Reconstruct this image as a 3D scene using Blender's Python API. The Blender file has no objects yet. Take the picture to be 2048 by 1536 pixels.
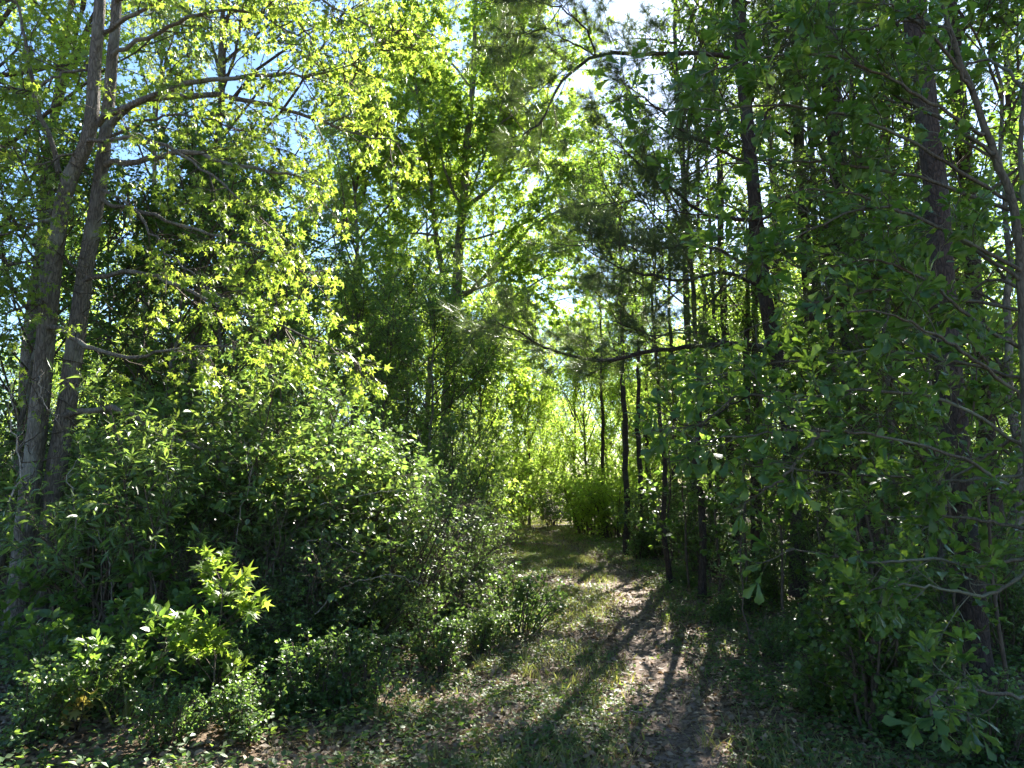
import bpy, math
import numpy as np
from mathutils import Vector, Matrix, Quaternion

# ------------------------------------------------------------------ camera, sky, sun, exposure
scene = bpy.context.scene
col = scene.collection
F = 1409.0                       # focal length in photo pixels (2048 wide)
PITCH = math.radians(8.0)
EYE = 1.6
cam_d = bpy.data.cameras.new('camera')
cam_d.sensor_width = 36.0
cam_d.lens = 36.0 * F / 2048.0
cam_d.clip_start = 0.05
cam_d.clip_end = 2000.0
cam = bpy.data.objects.new('camera', cam_d)
cam.location = (0, 0, EYE)
cam.rotation_euler = (math.pi / 2 + PITCH, 0, 0)
col.objects.link(cam)
scene.camera = cam

SUN_EL, SUN_AZ = math.radians(35.5), math.radians(19.5)     # azimuth clockwise from +Y
sun_vec = np.array([math.sin(SUN_AZ) * math.cos(SUN_EL), math.cos(SUN_AZ) * math.cos(SUN_EL), math.sin(SUN_EL)])
world = bpy.data.worlds.new('World')
scene.world = world
world.use_nodes = True
wn = world.node_tree
wn.nodes.clear()
sky = wn.nodes.new('ShaderNodeTexSky')
sky.sky_type = 'NISHITA'
sky.sun_disc = False
sky.sun_elevation = SUN_EL
sky.sun_rotation = SUN_AZ
sky.air_density = 1.2
sky.dust_density = 0.4
sky.ozone_density = 6.0
bg = wn.nodes.new('ShaderNodeBackground')
bg.inputs['Strength'].default_value = 0.050
wo = wn.nodes.new('ShaderNodeOutputWorld')
wn.links.new(sky.outputs[0], bg.inputs[0])
wn.links.new(bg.outputs[0], wo.inputs[0])
sun_d = bpy.data.lights.new('sun', 'SUN')
sun_d.energy = 4.886
sun_d.angle = math.radians(0.53)
sun_d.color = (1.0, 0.95, 0.86)
sun = bpy.data.objects.new('sun', sun_d)
sun.rotation_euler = Vector(sun_vec).to_track_quat('Z', 'Y').to_euler()
sun.location = (10, 30, 30)
col.objects.link(sun)

scene.view_settings.view_transform = 'Standard'
scene.view_settings.look = 'None'
scene.view_settings.gamma = 1.0
scene.view_settings.use_curve_mapping = False
scene.view_settings.exposure = 2.696
scene.render.engine = 'CYCLES'
cy = scene.cycles
cy.max_bounces = 7
cy.diffuse_bounces = 5
cy.glossy_bounces = 2
cy.transmission_bounces = 3
cy.transparent_max_bounces = 4
cy.sample_clamp_indirect = 6.0
cy.caustics_reflective = False
cy.caustics_refractive = False
cy.adaptive_threshold = 0.03
cy.use_denoising = True
cy.denoiser = 'OPENIMAGEDENOISE'
cy.denoising_input_passes = 'RGB_ALBEDO_NORMAL'
cy.denoising_prefilter = 'ACCURATE'

# ------------------------------------------------------------------ helpers
CP, SP = math.cos(PITCH), math.sin(PITCH)
UP = np.array([0, 0, 1.0])


def P(px, py, Y):
    """world point seen at photo pixel (px, py) at distance Y along the path"""
    xc, yc = (px - 1024) / F, (768 - py) / F
    d = np.array([xc, CP - yc * SP, SP + yc * CP])
    return np.array([0, 0, EYE]) + d * (Y / d[1])


def pix(p):
    """photo pixel and depth of world points"""
    q = np.atleast_2d(p) - np.array([0, 0, EYE])
    zc = q[:, 1] * CP + q[:, 2] * SP
    yc = -q[:, 1] * SP + q[:, 2] * CP
    z = np.maximum(zc, 1e-3)
    return 1024 + F * q[:, 0] / z, 768 - F * yc / z, zc


_vn = np.random.default_rng(77).random((64, 64))


def vnoise(x, y, s=1.0, o=0.0):
    x = np.asarray(x, float) / s + o * 7.3 + 100
    y = np.asarray(y, float) / s + o * 3.1 + 100
    xi, yi = np.floor(x).astype(int), np.floor(y).astype(int)
    fx, fy = x - xi, y - yi
    fx, fy = fx * fx * (3 - 2 * fx), fy * fy * (3 - 2 * fy)
    g = lambda a, b: _vn[a % 64, b % 64]
    return (g(xi, yi) * (1 - fx) + g(xi + 1, yi) * fx) * (1 - fy) + (g(xi, yi + 1) * (1 - fx) + g(xi + 1, yi + 1) * fx) * fy


def path_x(y):
    y = np.asarray(y, float)
    return 0.95 + 0.05 * np.clip(y - 6, -4, 6) - 0.02 * np.clip(y - 14, 0, 12)


def rut_x(y):
    return path_x(y) + 0.28 + 0.06 * np.clip(np.asarray(y, float) - 6, -3, 7) - 0.07 * np.clip(np.asarray(y, float) - 14, 0, 14)


def gz(x, y):
    x = np.asarray(x, float)
    y = np.asarray(y, float)
    z = 0.10 * (vnoise(x, y, 2.3, 1) - 0.5) + 0.05 * (vnoise(x, y, 0.7, 2) - 0.5)
    off = np.abs(x - path_x(y))
    z = z * np.clip(0.35 + off * 0.4, 0, 1) + 0.10 * np.clip((off - 1.5) / 1.5, 0, 1)
    r = np.abs(x - rut_x(y))
    return z - 0.05 * np.exp(-(r / 0.3) ** 2)


def unit(a):
    return a / np.maximum(np.linalg.norm(a, axis=-1, keepdims=True), 1e-9)


def rvec(rng, n):
    return unit(rng.normal(size=(n, 3)))


class MB:
    def __init__(self):
        self.v, self.f3, self.f4, self.t, self.n = [], [], [], [], 0

    def add(self, v, f3=None, f4=None, tint=0.5):
        v = np.asarray(v, float).reshape(-1, 3)
        if f3 is not None and len(f3):
            self.f3.append(np.asarray(f3, np.int64).reshape(-1, 3) + self.n)
        if f4 is not None and len(f4):
            self.f4.append(np.asarray(f4, np.int64).reshape(-1, 4) + self.n)
        self.v.append(v)
        self.t.append(np.broadcast_to(np.asarray(tint, float), (len(v),)))
        self.n += len(v)

    def mesh(self, name, mat, base=(0, 0, 0), smooth=False):
        v = np.concatenate(self.v) - np.asarray(base)
        f3 = np.concatenate(self.f3) if self.f3 else np.zeros((0, 3), np.int64)
        f4 = np.concatenate(self.f4) if self.f4 else np.zeros((0, 4), np.int64)
        me = bpy.data.meshes.new(name)
        me.vertices.add(len(v))
        me.vertices.foreach_set('co', v.astype(np.float32).ravel())
        loops = np.concatenate([f3.ravel(), f4.ravel()]).astype(np.int32)
        me.loops.add(len(loops))
        me.loops.foreach_set('vertex_index', loops)
        st = np.concatenate([np.arange(len(f3)) * 3, len(f3) * 3 + np.arange(len(f4)) * 4]).astype(np.int32)
        me.polygons.add(len(st))
        me.polygons.foreach_set('loop_start', st)
        if smooth:
            me.polygons.foreach_set('use_smooth', np.ones(len(st), bool))
        a = me.attributes.new('tint', 'FLOAT', 'POINT')
        a.data.foreach_set('value', np.concatenate(self.t).astype(np.float32))
        me.update(calc_edges=True)
        me.materials.append(mat)
        return me

    def build(self, name, mat, parent=None, base=(0, 0, 0), smooth=False, stuff=False):
        if not self.v:
            return None
        o = bpy.data.objects.new(name, self.mesh(name, mat, base, smooth))
        col.objects.link(o)
        o.parent = parent
        if stuff:
            o['kind'] = 'stuff'
        return o


def tag(o, label=None, cat=None, group=None, kind=None):
    for k, v in (('label', label), ('category', cat), ('group', group), ('kind', kind)):
        if v:
            o[k] = v
    return o


def empty(name, loc, label=None, cat=None, group=None):
    o = bpy.data.objects.new(name, None)
    o.empty_display_size = 0.2
    o.location = tuple(float(c) for c in loc)
    col.objects.link(o)
    return tag(o, label, cat, group)


def copy_tree(o, parent=None):
    c = o.copy()
    col.objects.link(c)
    c.parent = parent
    for ch in list(kids.get(o.name, [])):
        copy_tree(ch, c)
    return c


kids = {}


def register(root):
    def rec(o):
        kids[o.name] = [c for c in bpy.data.objects if c.parent == o]
        for c in kids[o.name]:
            rec(c)
    rec(root)


def resample(pts, n):
    pts = np.asarray(pts, float)
    d = np.concatenate([[0], np.cumsum(np.linalg.norm(np.diff(pts, axis=0), axis=1))])
    # Catmull-Rom for smoothness
    t = np.linspace(0, d[-1], n)
    i = np.clip(np.searchsorted(d, t, 'right') - 1, 0, len(pts) - 2)
    u = ((t - d[i]) / np.maximum(d[i + 1] - d[i], 1e-9))[:, None]
    p0, p1, p2, p3 = pts[np.maximum(i - 1, 0)], pts[i], pts[i + 1], pts[np.minimum(i + 2, len(pts) - 1)]
    return 0.5 * (2 * p1 + (p2 - p0) * u + (2 * p0 - 5 * p1 + 4 * p2 - p3) * u ** 2 + (3 * p1 - p0 - 3 * p2 + p3) * u ** 3)


def tube(mb, pts, radii, sides=8, rough=0.0, rng=None, tint=0.5, flare=0.0):
    pts = np.asarray(pts, float)
    n = len(pts)
    radii = np.interp(np.linspace(0, 1, n), np.linspace(0, 1, len(radii)), radii)
    if flare:
        h = np.linalg.norm(pts - pts[0], axis=1)
        radii = radii * (1 + flare * np.exp(-h / 0.16))
    T = unit(np.gradient(pts, axis=0))
    ref = np.array([1.0, 0, 0]) if abs(T[0, 0]) < 0.9 else np.array([0, 1.0, 0])
    A = np.zeros_like(T)
    a = ref
    for i in range(n):
        a = a - T[i] * a.dot(T[i])
        a = a / np.linalg.norm(a)
        A[i] = a
    B = np.cross(T, A)
    th = np.linspace(0, 2 * np.pi, sides, endpoint=False)
    rr = np.repeat(radii[:, None], sides, 1)
    if rough and rng is not None:
        lob = 1 + rough * (vnoise(np.arange(n)[:, None] * 0.25, th[None, :] * 1.3, 1.0, rng.uniform(0, 50)) - 0.5) * 2
        rr = rr * lob * (1 + rough * 0.5 * rng.normal(size=rr.shape))
    v = pts[:, None, :] + rr[..., None] * (A[:, None, :] * np.cos(th)[None, :, None] + B[:, None, :] * np.sin(th)[None, :, None])
    i, j = np.meshgrid(np.arange(n - 1), np.arange(sides), indexing='ij')
    j2 = (j + 1) % sides
    f = np.stack([i * sides + j, i * sides + j2, (i + 1) * sides + j2, (i + 1) * sides + j], -1).reshape(-1, 4)
    mb.add(v, f4=f, tint=tint)


def sticks(mb, pts, r0, r1, tint=0.5):
    """many polylines (m,k,3) as thin three-sided tubes"""
    pts = np.asarray(pts, float)
    m, k, _ = pts.shape
    if m == 0:
        return
    r = (np.broadcast_to(np.asarray(r0, float), (m,))[:, None] * (1 - np.linspace(0, 1, k)) + np.broadcast_to(np.asarray(r1, float), (m,))[:, None] * np.linspace(0, 1, k))
    T = unit(np.gradient(pts, axis=1))
    ref = np.where(np.abs(T[:, :1, 2:]) > 0.9, np.array([1.0, 0, 0]), np.array([0, 0, 1.0]))
    A = unit(np.cross(T, np.broadcast_to(ref, T.shape)))
    B = np.cross(T, A)
    th = np.array([0, 2.0944, 4.1888])
    v = pts[:, :, None, :] + r[:, :, None, None] * (A[:, :, None, :] * np.cos(th)[:, None] + B[:, :, None, :] * np.sin(th)[:, None])
    mi, i, j = np.meshgrid(np.arange(m), np.arange(k - 1), np.arange(3), indexing='ij')
    b = mi * k * 3
    f = np.stack([b + i * 3 + j, b + i * 3 + (j + 1) % 3, b + (i + 1) * 3 + (j + 1) % 3, b + (i + 1) * 3 + j], -1).reshape(-1, 4)
    mb.add(v.reshape(-1, 3), f4=f, tint=tint)


def along(pts, t):
    """points and tangents on polylines pts (m,k,3) at t (m,n) in 0..1"""
    m, k, _ = pts.shape
    s = np.clip(t, 0, 0.9999) * (k - 1)
    i = np.floor(s).astype(int)
    u = (s - i)[..., None]
    mi = np.arange(m)[:, None]
    a, b = pts[mi, i], pts[mi, i + 1]
    return a * (1 - u) + b * u, unit(b - a)


def grow(rng, pts, per, L, spread=(0.6, 1.1), t0=0.15, t1=1.0, k=5, jit=0.18, trop=(0, 0, 0.15), short=0.55, flat=0.0):
    """side shoots: per shoots on every polyline of pts -> (m*per, k, 3)"""
    m = len(pts)
    t = t0 + (t1 - t0) * (np.arange(per)[None, :] + rng.random((m, per))) / per
    p, T = along(pts, t)
    perp = rng.normal(size=p.shape)
    if flat:
        perp[..., 2] *= (1 - flat)
    perp = unit(perp - T * (perp * T).sum(-1, keepdims=True))
    ang = rng.uniform(spread[0], spread[1], t.shape)[..., None]
    d = unit(T * np.cos(ang) + perp * np.sin(ang) + np.asarray(trop))
    L = np.asarray(L, float)
    if L.ndim == 1:
        L = L[:, None]
    ln = (L * (1 - short * t) * rng.uniform(0.6, 1.25, t.shape)).reshape(-1)
    p, d = p.reshape(-1, 3), d.reshape(-1, 3)
    out = np.zeros((m * per, k, 3))
    out[:, 0] = p
    cur = d
    for i in range(1, k):
        cur = unit(cur + jit * rng.normal(size=cur.shape) + np.asarray(trop) * 0.35)
        p = p + cur * (ln / (k - 1))[:, None]
        out[:, i] = p
    return out


# ------------------------------------------------------------------ leaf shapes: x width, y length, z face
def T_(v, f):
    return np.array(v, float), np.array(f, int)


KITE = T_([(0, 0, 0), (.27, .42, .07), (0, 1, -.04), (-.27, .42, .07)], [(0, 1, 2), (0, 2, 3)])
ROUND = T_([(0, 0, 0), (.34, .3, .08), (.3, .68, .05), (0, 1, -.08), (-.3, .68, .05), (-.34, .3, .08), (0, .5, 0)],
           [(0, 1, 6), (1, 2, 6), (2, 3, 6), (3, 4, 6), (4, 5, 6), (5, 0, 6)])
LANCE = T_([(0, 0, 0), (.1, .3, .03), (.11, .62, .01), (0, 1, -.12), (-.11, .62, .01), (-.1, .3, .03), (0, .48, -.02)],
           [(0, 1, 6), (1, 2, 6), (2, 3, 6), (3, 4, 6), (4, 5, 6), (5, 0, 6)])
OAK = T_([(0, 0, 0), (.05, .22, .015), (.10, .45, .03), (.15, .64, .04), (.23, .80, .03), (.19, .90, -.01), (.09, .92, -.03), (0, 1.0, -.09),
          (-.09, .91, -.03), (-.17, .88, -.01), (-.22, .76, .03), (-.14, .58, .04), (-.09, .42, .03), (-.05, .22, .015), (0, .3, 0), (0, .62, 0), (0, .85, -.04)],
         [(0, 1, 14), (1, 2, 14), (2, 15, 14), (2, 3, 15), (3, 16, 15), (3, 4, 16), (4, 5, 16), (5, 6, 16), (6, 7, 16),
          (7, 8, 16), (8, 9, 16), (9, 10, 16), (10, 11, 16), (11, 15, 16), (11, 12, 15), (12, 14, 15), (12, 13, 14), (13, 0, 14)])


def star():
    v = [(0, .36, .03)]
    ang = [(-125, .46), (-93, .2), (-62, .62), (-30, .22), (0, .66), (30, .22), (62, .62), (93, .2), (125, .46), (180, .2)]
    for a, r in ang:
        a = math.radians(a)
        v.append((math.sin(a) * r, .36 + math.cos(a) * r, -.10 * (r > .4)))
    f = [(0, i, i % 10 + 1) for i in range(1, 11)]
    return T_(v, f)


STAR = star()
STARLITE = T_([(0, 0, 0), (.16, .42, .03), (.46, .5, -.06), (.12, .6, .02), (0, 1, -.08), (-.12, .6, .02), (-.46, .5, -.06), (-.16, .42, .03)],
              [(0, 1, 7), (1, 2, 3), (7, 5, 6), (1, 3, 7), (3, 5, 7), (3, 4, 5)])
BLADE = T_([(-.03, 0, 0), (.03, 0, 0), (-.025, .5, .04), (.025, .5, .04), (0, 1, .22)], [(0, 1, 3), (0, 3, 2), (2, 3, 4)])


def frames(d, nrm):
    Y = unit(d)
    N = nrm - Y * (nrm * Y).sum(-1, keepdims=True)
    N = unit(N)
    X = np.cross(Y, N)
    return X, Y, N


def leaves(mb, tpl, pos, d, nrm, size, tint, width=1.0):
    tv, tf = tpl
    n = len(pos)
    if n == 0:
        return
    X, Y, N = frames(d, nrm)
    size = np.broadcast_to(np.asarray(size, float), (n,))
    L = tv[None] * size[:, None, None]
    v = pos[:, None] + L[..., 0:1] * width * X[:, None] + L[..., 1:2] * Y[:, None] + L[..., 2:3] * N[:, None]
    f = tf[None] + (np.arange(n) * len(tv))[:, None, None]
    mb.add(v.reshape(-1, 3), f3=f.reshape(-1, 3), tint=np.repeat(np.broadcast_to(tint, (n,)), len(tv)))


def leaf_set(rng, twigs, per, size, droop=0.3, upw=0.9, t0=0.1, fwd=0.5, var=0.3):
    """leaf positions, directions, face normals and sizes on twigs (m,k,3)"""
    m = len(twigs)
    t = t0 + (1 - t0) * rng.random((m, per))
    p, T = along(twigs, t)
    perp = rng.normal(size=p.shape)
    perp[..., 2] *= 0.5
    perp = unit(perp - T * (perp * T).sum(-1, keepdims=True))
    d = unit(T * fwd + perp * rng.uniform(0.4, 1.0, t.shape)[..., None] + np.array([0, 0, -droop]))
    n = unit(np.array([0, 0, upw]) + 0.55 * rng.normal(size=p.shape))
    s = size * np.clip(rng.normal(1, var, t.shape), 0.4, 1.6)
    return p.reshape(-1, 3), d.reshape(-1, 3), n.reshape(-1, 3), s.reshape(-1)


# ------------------------------------------------------------------ materials
def nt(name):
    m = bpy.data.materials.new(name)
    m.use_nodes = True
    t = m.node_tree
    t.nodes.clear()
    out = t.nodes.new('ShaderNodeOutputMaterial')
    return m, t, out


def leaf_mat(name, dark, light, trans, tf=0.45, rough=0.42, spec=0.5):
    m, t, out = nt(name)
    at = t.nodes.new('ShaderNodeAttribute')
    at.attribute_name = 'tint'
    oi = t.nodes.new('ShaderNodeObjectInfo')
    mm = t.nodes.new('ShaderNodeMath')
    mm.operation = 'MULTIPLY_ADD'
    mm.inputs[1].default_value = 0.25
    t.links.new(oi.outputs['Random'], mm.inputs[0])
    m2 = t.nodes.new('ShaderNodeMath')
    m2.operation = 'MULTIPLY'
    m2.inputs[1].default_value = 0.75
    t.links.new(at.outputs['Fac'], m2.inputs[0])
    t.links.new(m2.outputs[0], mm.inputs[2])
    mix = t.nodes.new('ShaderNodeMix')
    mix.data_type = 'RGBA'
    mix.inputs[6].default_value = (*dark, 1)
    mix.inputs[7].default_value = (*light, 1)
    t.links.new(mm.outputs[0], mix.inputs[0])
    pb = t.nodes.new('ShaderNodeBsdfPrincipled')
    pb.inputs['Roughness'].default_value = rough
    pb.inputs['Specular IOR Level'].default_value = spec
    t.links.new(mix.outputs[2], pb.inputs['Base Color'])
    mt = t.nodes.new('ShaderNodeMix')
    mt.data_type = 'RGBA'
    mt.inputs[6].default_value = (trans[0] * .6, trans[1] * .78, trans[2] * .8, 1)
    mt.inputs[7].default_value = (trans[0] * 1.2, trans[1] * 1.1, trans[2], 1)
    t.links.new(mm.outputs[0], mt.inputs[0])
    tb = t.nodes.new('ShaderNodeBsdfTranslucent')
    t.links.new(mt.outputs[2], tb.inputs[0])
    ms = t.nodes.new('ShaderNodeMixShader')
    ms.inputs[0].default_value = tf
    t.links.new(pb.outputs[0], ms.inputs[1])
    t.links.new(tb.outputs[0], ms.inputs[2])
    t.links.new(ms.outputs[0], out.inputs[0])
    return m


def bark_mat(name, dark, light, scale=14.0, stretch=0.18, bump=0.6, lichen=None, rough=0.9):
    m, t, out = nt(name)
    tc = t.nodes.new('ShaderNodeTexCoord')
    mp = t.nodes.new('ShaderNodeMapping')
    mp.inputs['Scale'].default_value = (1, 1, stretch)
    t.links.new(tc.outputs['Object'], mp.inputs[0])
    n1 = t.nodes.new('ShaderNodeTexNoise')
    n1.inputs['Scale'].default_value = scale * 2.2
    n1.inputs['Detail'].default_value = 6
    n1.inputs['Roughness'].default_value = 0.65
    t.links.new(mp.outputs[0], n1.inputs[0])
    nd = t.nodes.new('ShaderNodeTexNoise')
    nd.inputs['Scale'].default_value = scale * .7
    nd.inputs['Detail'].default_value = 3
    t.links.new(mp.outputs[0], nd.inputs[0])
    mxv = t.nodes.new('ShaderNodeMix')
    mxv.data_type = 'VECTOR'
    mxv.inputs[0].default_value = 0.10
    t.links.new(mp.outputs[0], mxv.inputs[4])
    t.links.new(nd.outputs[1], mxv.inputs[5])
    vo = t.nodes.new('ShaderNodeTexVoronoi')
    vo.feature = 'DISTANCE_TO_EDGE'
    vo.inputs['Scale'].default_value = scale * 1.6
    t.links.new(mxv.outputs[1], vo.inputs['Vector'])
    rp = t.nodes.new('ShaderNodeValToRGB')
    rp.color_ramp.elements[0].position = 0.0
    rp.color_ramp.elements[1].position = 0.16
    rp.color_ramp.elements[0].color = (.42, .42, .42, 1)
    t.links.new(vo.outputs['Distance'], rp.inputs[0])
    mu = t.nodes.new('ShaderNodeMath')
    mu.operation = 'MULTIPLY'
    t.links.new(n1.outputs[0], mu.inputs[0])
    t.links.new(rp.outputs[0], mu.inputs[1])
    cr = t.nodes.new('ShaderNodeValToRGB')
    cr.color_ramp.elements[0].position = 0.1
    cr.color_ramp.elements[0].color = (*dark, 1)
    cr.color_ramp.elements[1].position = 0.62
    cr.color_ramp.elements[1].color = (*light, 1)
    t.links.new(mu.outputs[0], cr.inputs[0])
    c = cr.outputs[0]
    if lichen:
        n2 = t.nodes.new('ShaderNodeTexNoise')
        n2.inputs['Scale'].default_value = 3.0
        n2.inputs['Detail'].default_value = 4
        t.links.new(tc.outputs['Object'], n2.inputs[0])
        r2 = t.nodes.new('ShaderNodeValToRGB')
        r2.color_ramp.elements[0].position = 0.52
        r2.color_ramp.elements[1].position = 0.66
        t.links.new(n2.outputs[0], r2.inputs[0])
        mx = t.nodes.new('ShaderNodeMix')
        mx.data_type = 'RGBA'
        mx.inputs[7].default_value = (*lichen, 1)
        mf = t.nodes.new('ShaderNodeMath')
        mf.operation = 'MULTIPLY'
        mf.inputs[1].default_value = 0.6
        t.links.new(r2.outputs[0], mf.inputs[0])
        t.links.new(mf.outputs[0], mx.inputs[0])
        t.links.new(c, mx.inputs[6])
        c = mx.outputs[2]
    pb = t.nodes.new('ShaderNodeBsdfPrincipled')
    pb.inputs['Roughness'].default_value = rough
    pb.inputs['Specular IOR Level'].default_value = 0.25
    t.links.new(c, pb.inputs['Base Color'])
    bp = t.nodes.new('ShaderNodeBump')
    bp.inputs['Strength'].default_value = bump
    bp.inputs['Distance'].default_value = 0.03
    t.links.new(mu.outputs[0], bp.inputs['Height'])
    t.links.new(bp.outputs[0], pb.inputs['Normal'])
    t.links.new(pb.outputs[0], out.inputs[0])
    return m


def soil_mat(name, cols, scale=1.0, bump=0.5):
    m, t, out = nt(name)
    tc = t.nodes.new('ShaderNodeTexCoord')
    n1 = t.nodes.new('ShaderNodeTexNoise')
    n1.inputs['Scale'].default_value = 1.4 * scale
    n1.inputs['Detail'].default_value = 10
    n1.inputs['Roughness'].default_value = 0.72
    t.links.new(tc.outputs['Object'], n1.inputs[0])
    n2 = t.nodes.new('ShaderNodeTexVoronoi')
    n2.inputs['Scale'].default_value = 28 * scale
    n2.inputs['Randomness'].default_value = 1
    t.links.new(tc.outputs['Object'], n2.inputs['Vector'])
    ad = t.nodes.new('ShaderNodeMix')
    ad.data_type = 'FLOAT'
    ad.inputs[0].default_value = 0.4
    t.links.new(n1.outputs[0], ad.inputs[2])
    sp = t.nodes.new('ShaderNodeSeparateColor')
    t.links.new(n2.outputs['Color'], sp.inputs[0])
    t.links.new(sp.outputs[0], ad.inputs[3])
    cr = t.nodes.new('ShaderNodeValToRGB')
    el = cr.color_ramp.elements
    el[0].position, el[1].position = 0.25, 0.72
    el[0].color, el[1].color = (*cols[0], 1), (*cols[-1], 1)
    for i, c in enumerate(cols[1:-1]):
        e = el.new(0.25 + 0.47 * (i + 1) / (len(cols) - 1))
        e.color = (*c, 1)
    t.links.new(ad.outputs[0], cr.inputs[0])
    pb = t.nodes.new('ShaderNodeBsdfPrincipled')
    pb.inputs['Roughness'].default_value = 0.95
    pb.inputs['Specular IOR Level'].default_value = 0.2
    t.links.new(cr.outputs[0], pb.inputs['Base Color'])
    bp = t.nodes.new('ShaderNodeBump')
    bp.inputs['Strength'].default_value = bump
    bp.inputs['Distance'].default_value = 0.04
    t.links.new(ad.outputs[0], bp.inputs['Height'])
    t.links.new(bp.outputs[0], pb.inputs['Normal'])
    t.links.new(pb.outputs[0], out.inputs[0])
    return m


M = dict(
    gum=leaf_mat('sweetgum_leaf', (.055, .10, .018), (.13, .20, .035), (.37, .49, .055), .56, .42),
    tulip=leaf_mat('mid_tree_leaf', (.06, .12, .028), (.12, .195, .042), (.46, .60, .065), .58, .45),
    pale=leaf_mat('pale_tree_leaf', (.07, .11, .035), (.15, .19, .06), (.40, .46, .10), .5, .5),
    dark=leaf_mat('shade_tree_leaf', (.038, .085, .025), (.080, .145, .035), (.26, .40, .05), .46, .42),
    far=leaf_mat('far_leaf_sun_brightened', (.10, .16, .03), (.20, .27, .055), (.50, .66, .09), .66, .5),  # sunlight put into the leaf colour: brighter, more translucent green
    oak=leaf_mat('oak_leaf', (.032, .085, .030), (.075, .145, .035), (.25, .39, .04), .45, .38, .5),
    myrtle=leaf_mat('narrow_leaf', (.055, .11, .03), (.12, .185, .06), (.31, .43, .07), .45, .36, .6),
    privet=leaf_mat('small_leaf', (.042, .090, .025), (.095, .155, .05), (.26, .40, .07), .44, .38, .55),
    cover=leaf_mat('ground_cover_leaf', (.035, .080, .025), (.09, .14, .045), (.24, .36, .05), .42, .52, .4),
    grass=leaf_mat('grass_blade', (.085, .115, .03), (.24, .23, .09), (.36, .38, .08), .42, .55),
    needle=leaf_mat('pine_needle', (.035, .065, .022), (.085, .11, .04), (.16, .22, .05), .3, .4, .5),
    deadneedle=leaf_mat('brown_pine_needle', (.10, .05, .02), (.20, .11, .045), (.2, .1, .03), .25, .6),
    litter=leaf_mat('dry_leaf', (.10, .066, .038), (.33, .25, .165), (.2, .12, .05), .2, .65, .35),
    straw=leaf_mat('pine_straw', (.14, .075, .04), (.30, .19, .11), (.2, .1, .05), .15, .7, .3),
    yellow=leaf_mat('yellowing_leaf', (.20, .19, .05), (.34, .28, .08), (.4, .32, .06), .45, .5),
    gumbark=bark_mat('sweetgum_bark', (.058, .048, .039), (.235, .20, .165), 22, .22, .9, (.30, .30, .25)),
    pinebark=bark_mat('pine_bark', (.022, .016, .013), (.085, .062, .050), 17, .4, 1.0, (.075, .082, .07)),
    twig=bark_mat('twig_bark', (.05, .038, .028), (.12, .09, .065), 20, .5, .3),
    oakbark=bark_mat('oak_bark', (.05, .043, .03), (.14, .12, .088), 26, .3, .4, (.20, .22, .15)),
    dead=bark_mat('dead_wood', (.16, .13, .10), (.38, .32, .26), 22, .3, .4),
    soil=soil_mat('forest_floor', [(.025, .017, .010), (.075, .048, .028), (.11, .078, .048), (.17, .125, .085)]),
    rut=soil_mat('bare_track', [(.055, .036, .024), (.105, .072, .050), (.16, .115, .085), (.22, .17, .135)], 1.6),
)

# ------------------------------------------------------------------ the setting: ground and path
def grid_axis(lo, hi, fine_lo, fine_hi, step, grow_=1.25):
    a = list(np.arange(fine_lo, fine_hi + 1e-6, step))
    s, x = step, fine_hi
    while x < hi:
        s *= grow_
        x += s
        a.append(x)
    s, x = step, fine_lo
    while x > lo:
        s *= grow_
        x -= s
        a.insert(0, x)
    return np.array(a)


gx = grid_axis(-400, 400, -7, 7, 0.12)
gy = grid_axis(-40, 900, 2, 26, 0.14)
XX, YY = np.meshgrid(gx, gy, indexing='ij')
ZZ = gz(XX, YY)
nx, ny = XX.shape
ii, jj = np.meshgrid(np.arange(nx - 1), np.arange(ny - 1), indexing='ij')
ff = np.stack([ii * ny + jj, (ii + 1) * ny + jj, (ii + 1) * ny + jj + 1, ii * ny + jj + 1], -1).reshape(-1, 4)
mb = MB()
mb.add(np.stack([XX, YY, ZZ], -1), f4=ff)
ground = mb.build('ground', M['soil'], smooth=True)
tag(ground, 'brown forest floor of leaf litter and dark soil under the trees', 'ground', kind='structure')

# the worn track: a sheet that rises a little out of the ground and sinks under it at its ragged edges
ys = np.arange(1.5, 30, 0.12)
us = np.linspace(-1, 1, 19)
YY, UU = np.meshgrid(ys, us, indexing='ij')
wid = (1 - .45 * np.clip((YY - 9) / 5, 0, 1)) * 0.24 + 0.13 * vnoise(YY, UU * 0, 1.1, 5) + 0.10 * vnoise(YY, np.sign(UU) * 3, 0.35, 6)
XX = rut_x(YY) + UU * wid
ZZ = gz(XX, YY) + 0.012 - 0.03 * np.abs(UU) ** 3
n1, n2 = XX.shape
ii, jj = np.meshgrid(np.arange(n1 - 1), np.arange(n2 - 1), indexing='ij')
ff = np.stack([ii * n2 + jj, ii * n2 + jj + 1, (ii + 1) * n2 + jj + 1, (ii + 1) * n2 + jj], -1).reshape(-1, 4)
mb = MB()
mb.add(np.stack([XX, YY, ZZ], -1), f4=ff)
path = mb.build('path', M['rut'], smooth=True)
tag(path, 'narrow worn dirt track running up the grassy woodland lane', 'path', kind='structure')


def on_ground(x, y, dz=0.0):
    return np.stack([x, y, gz(x, y) + dz], -1)


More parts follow.
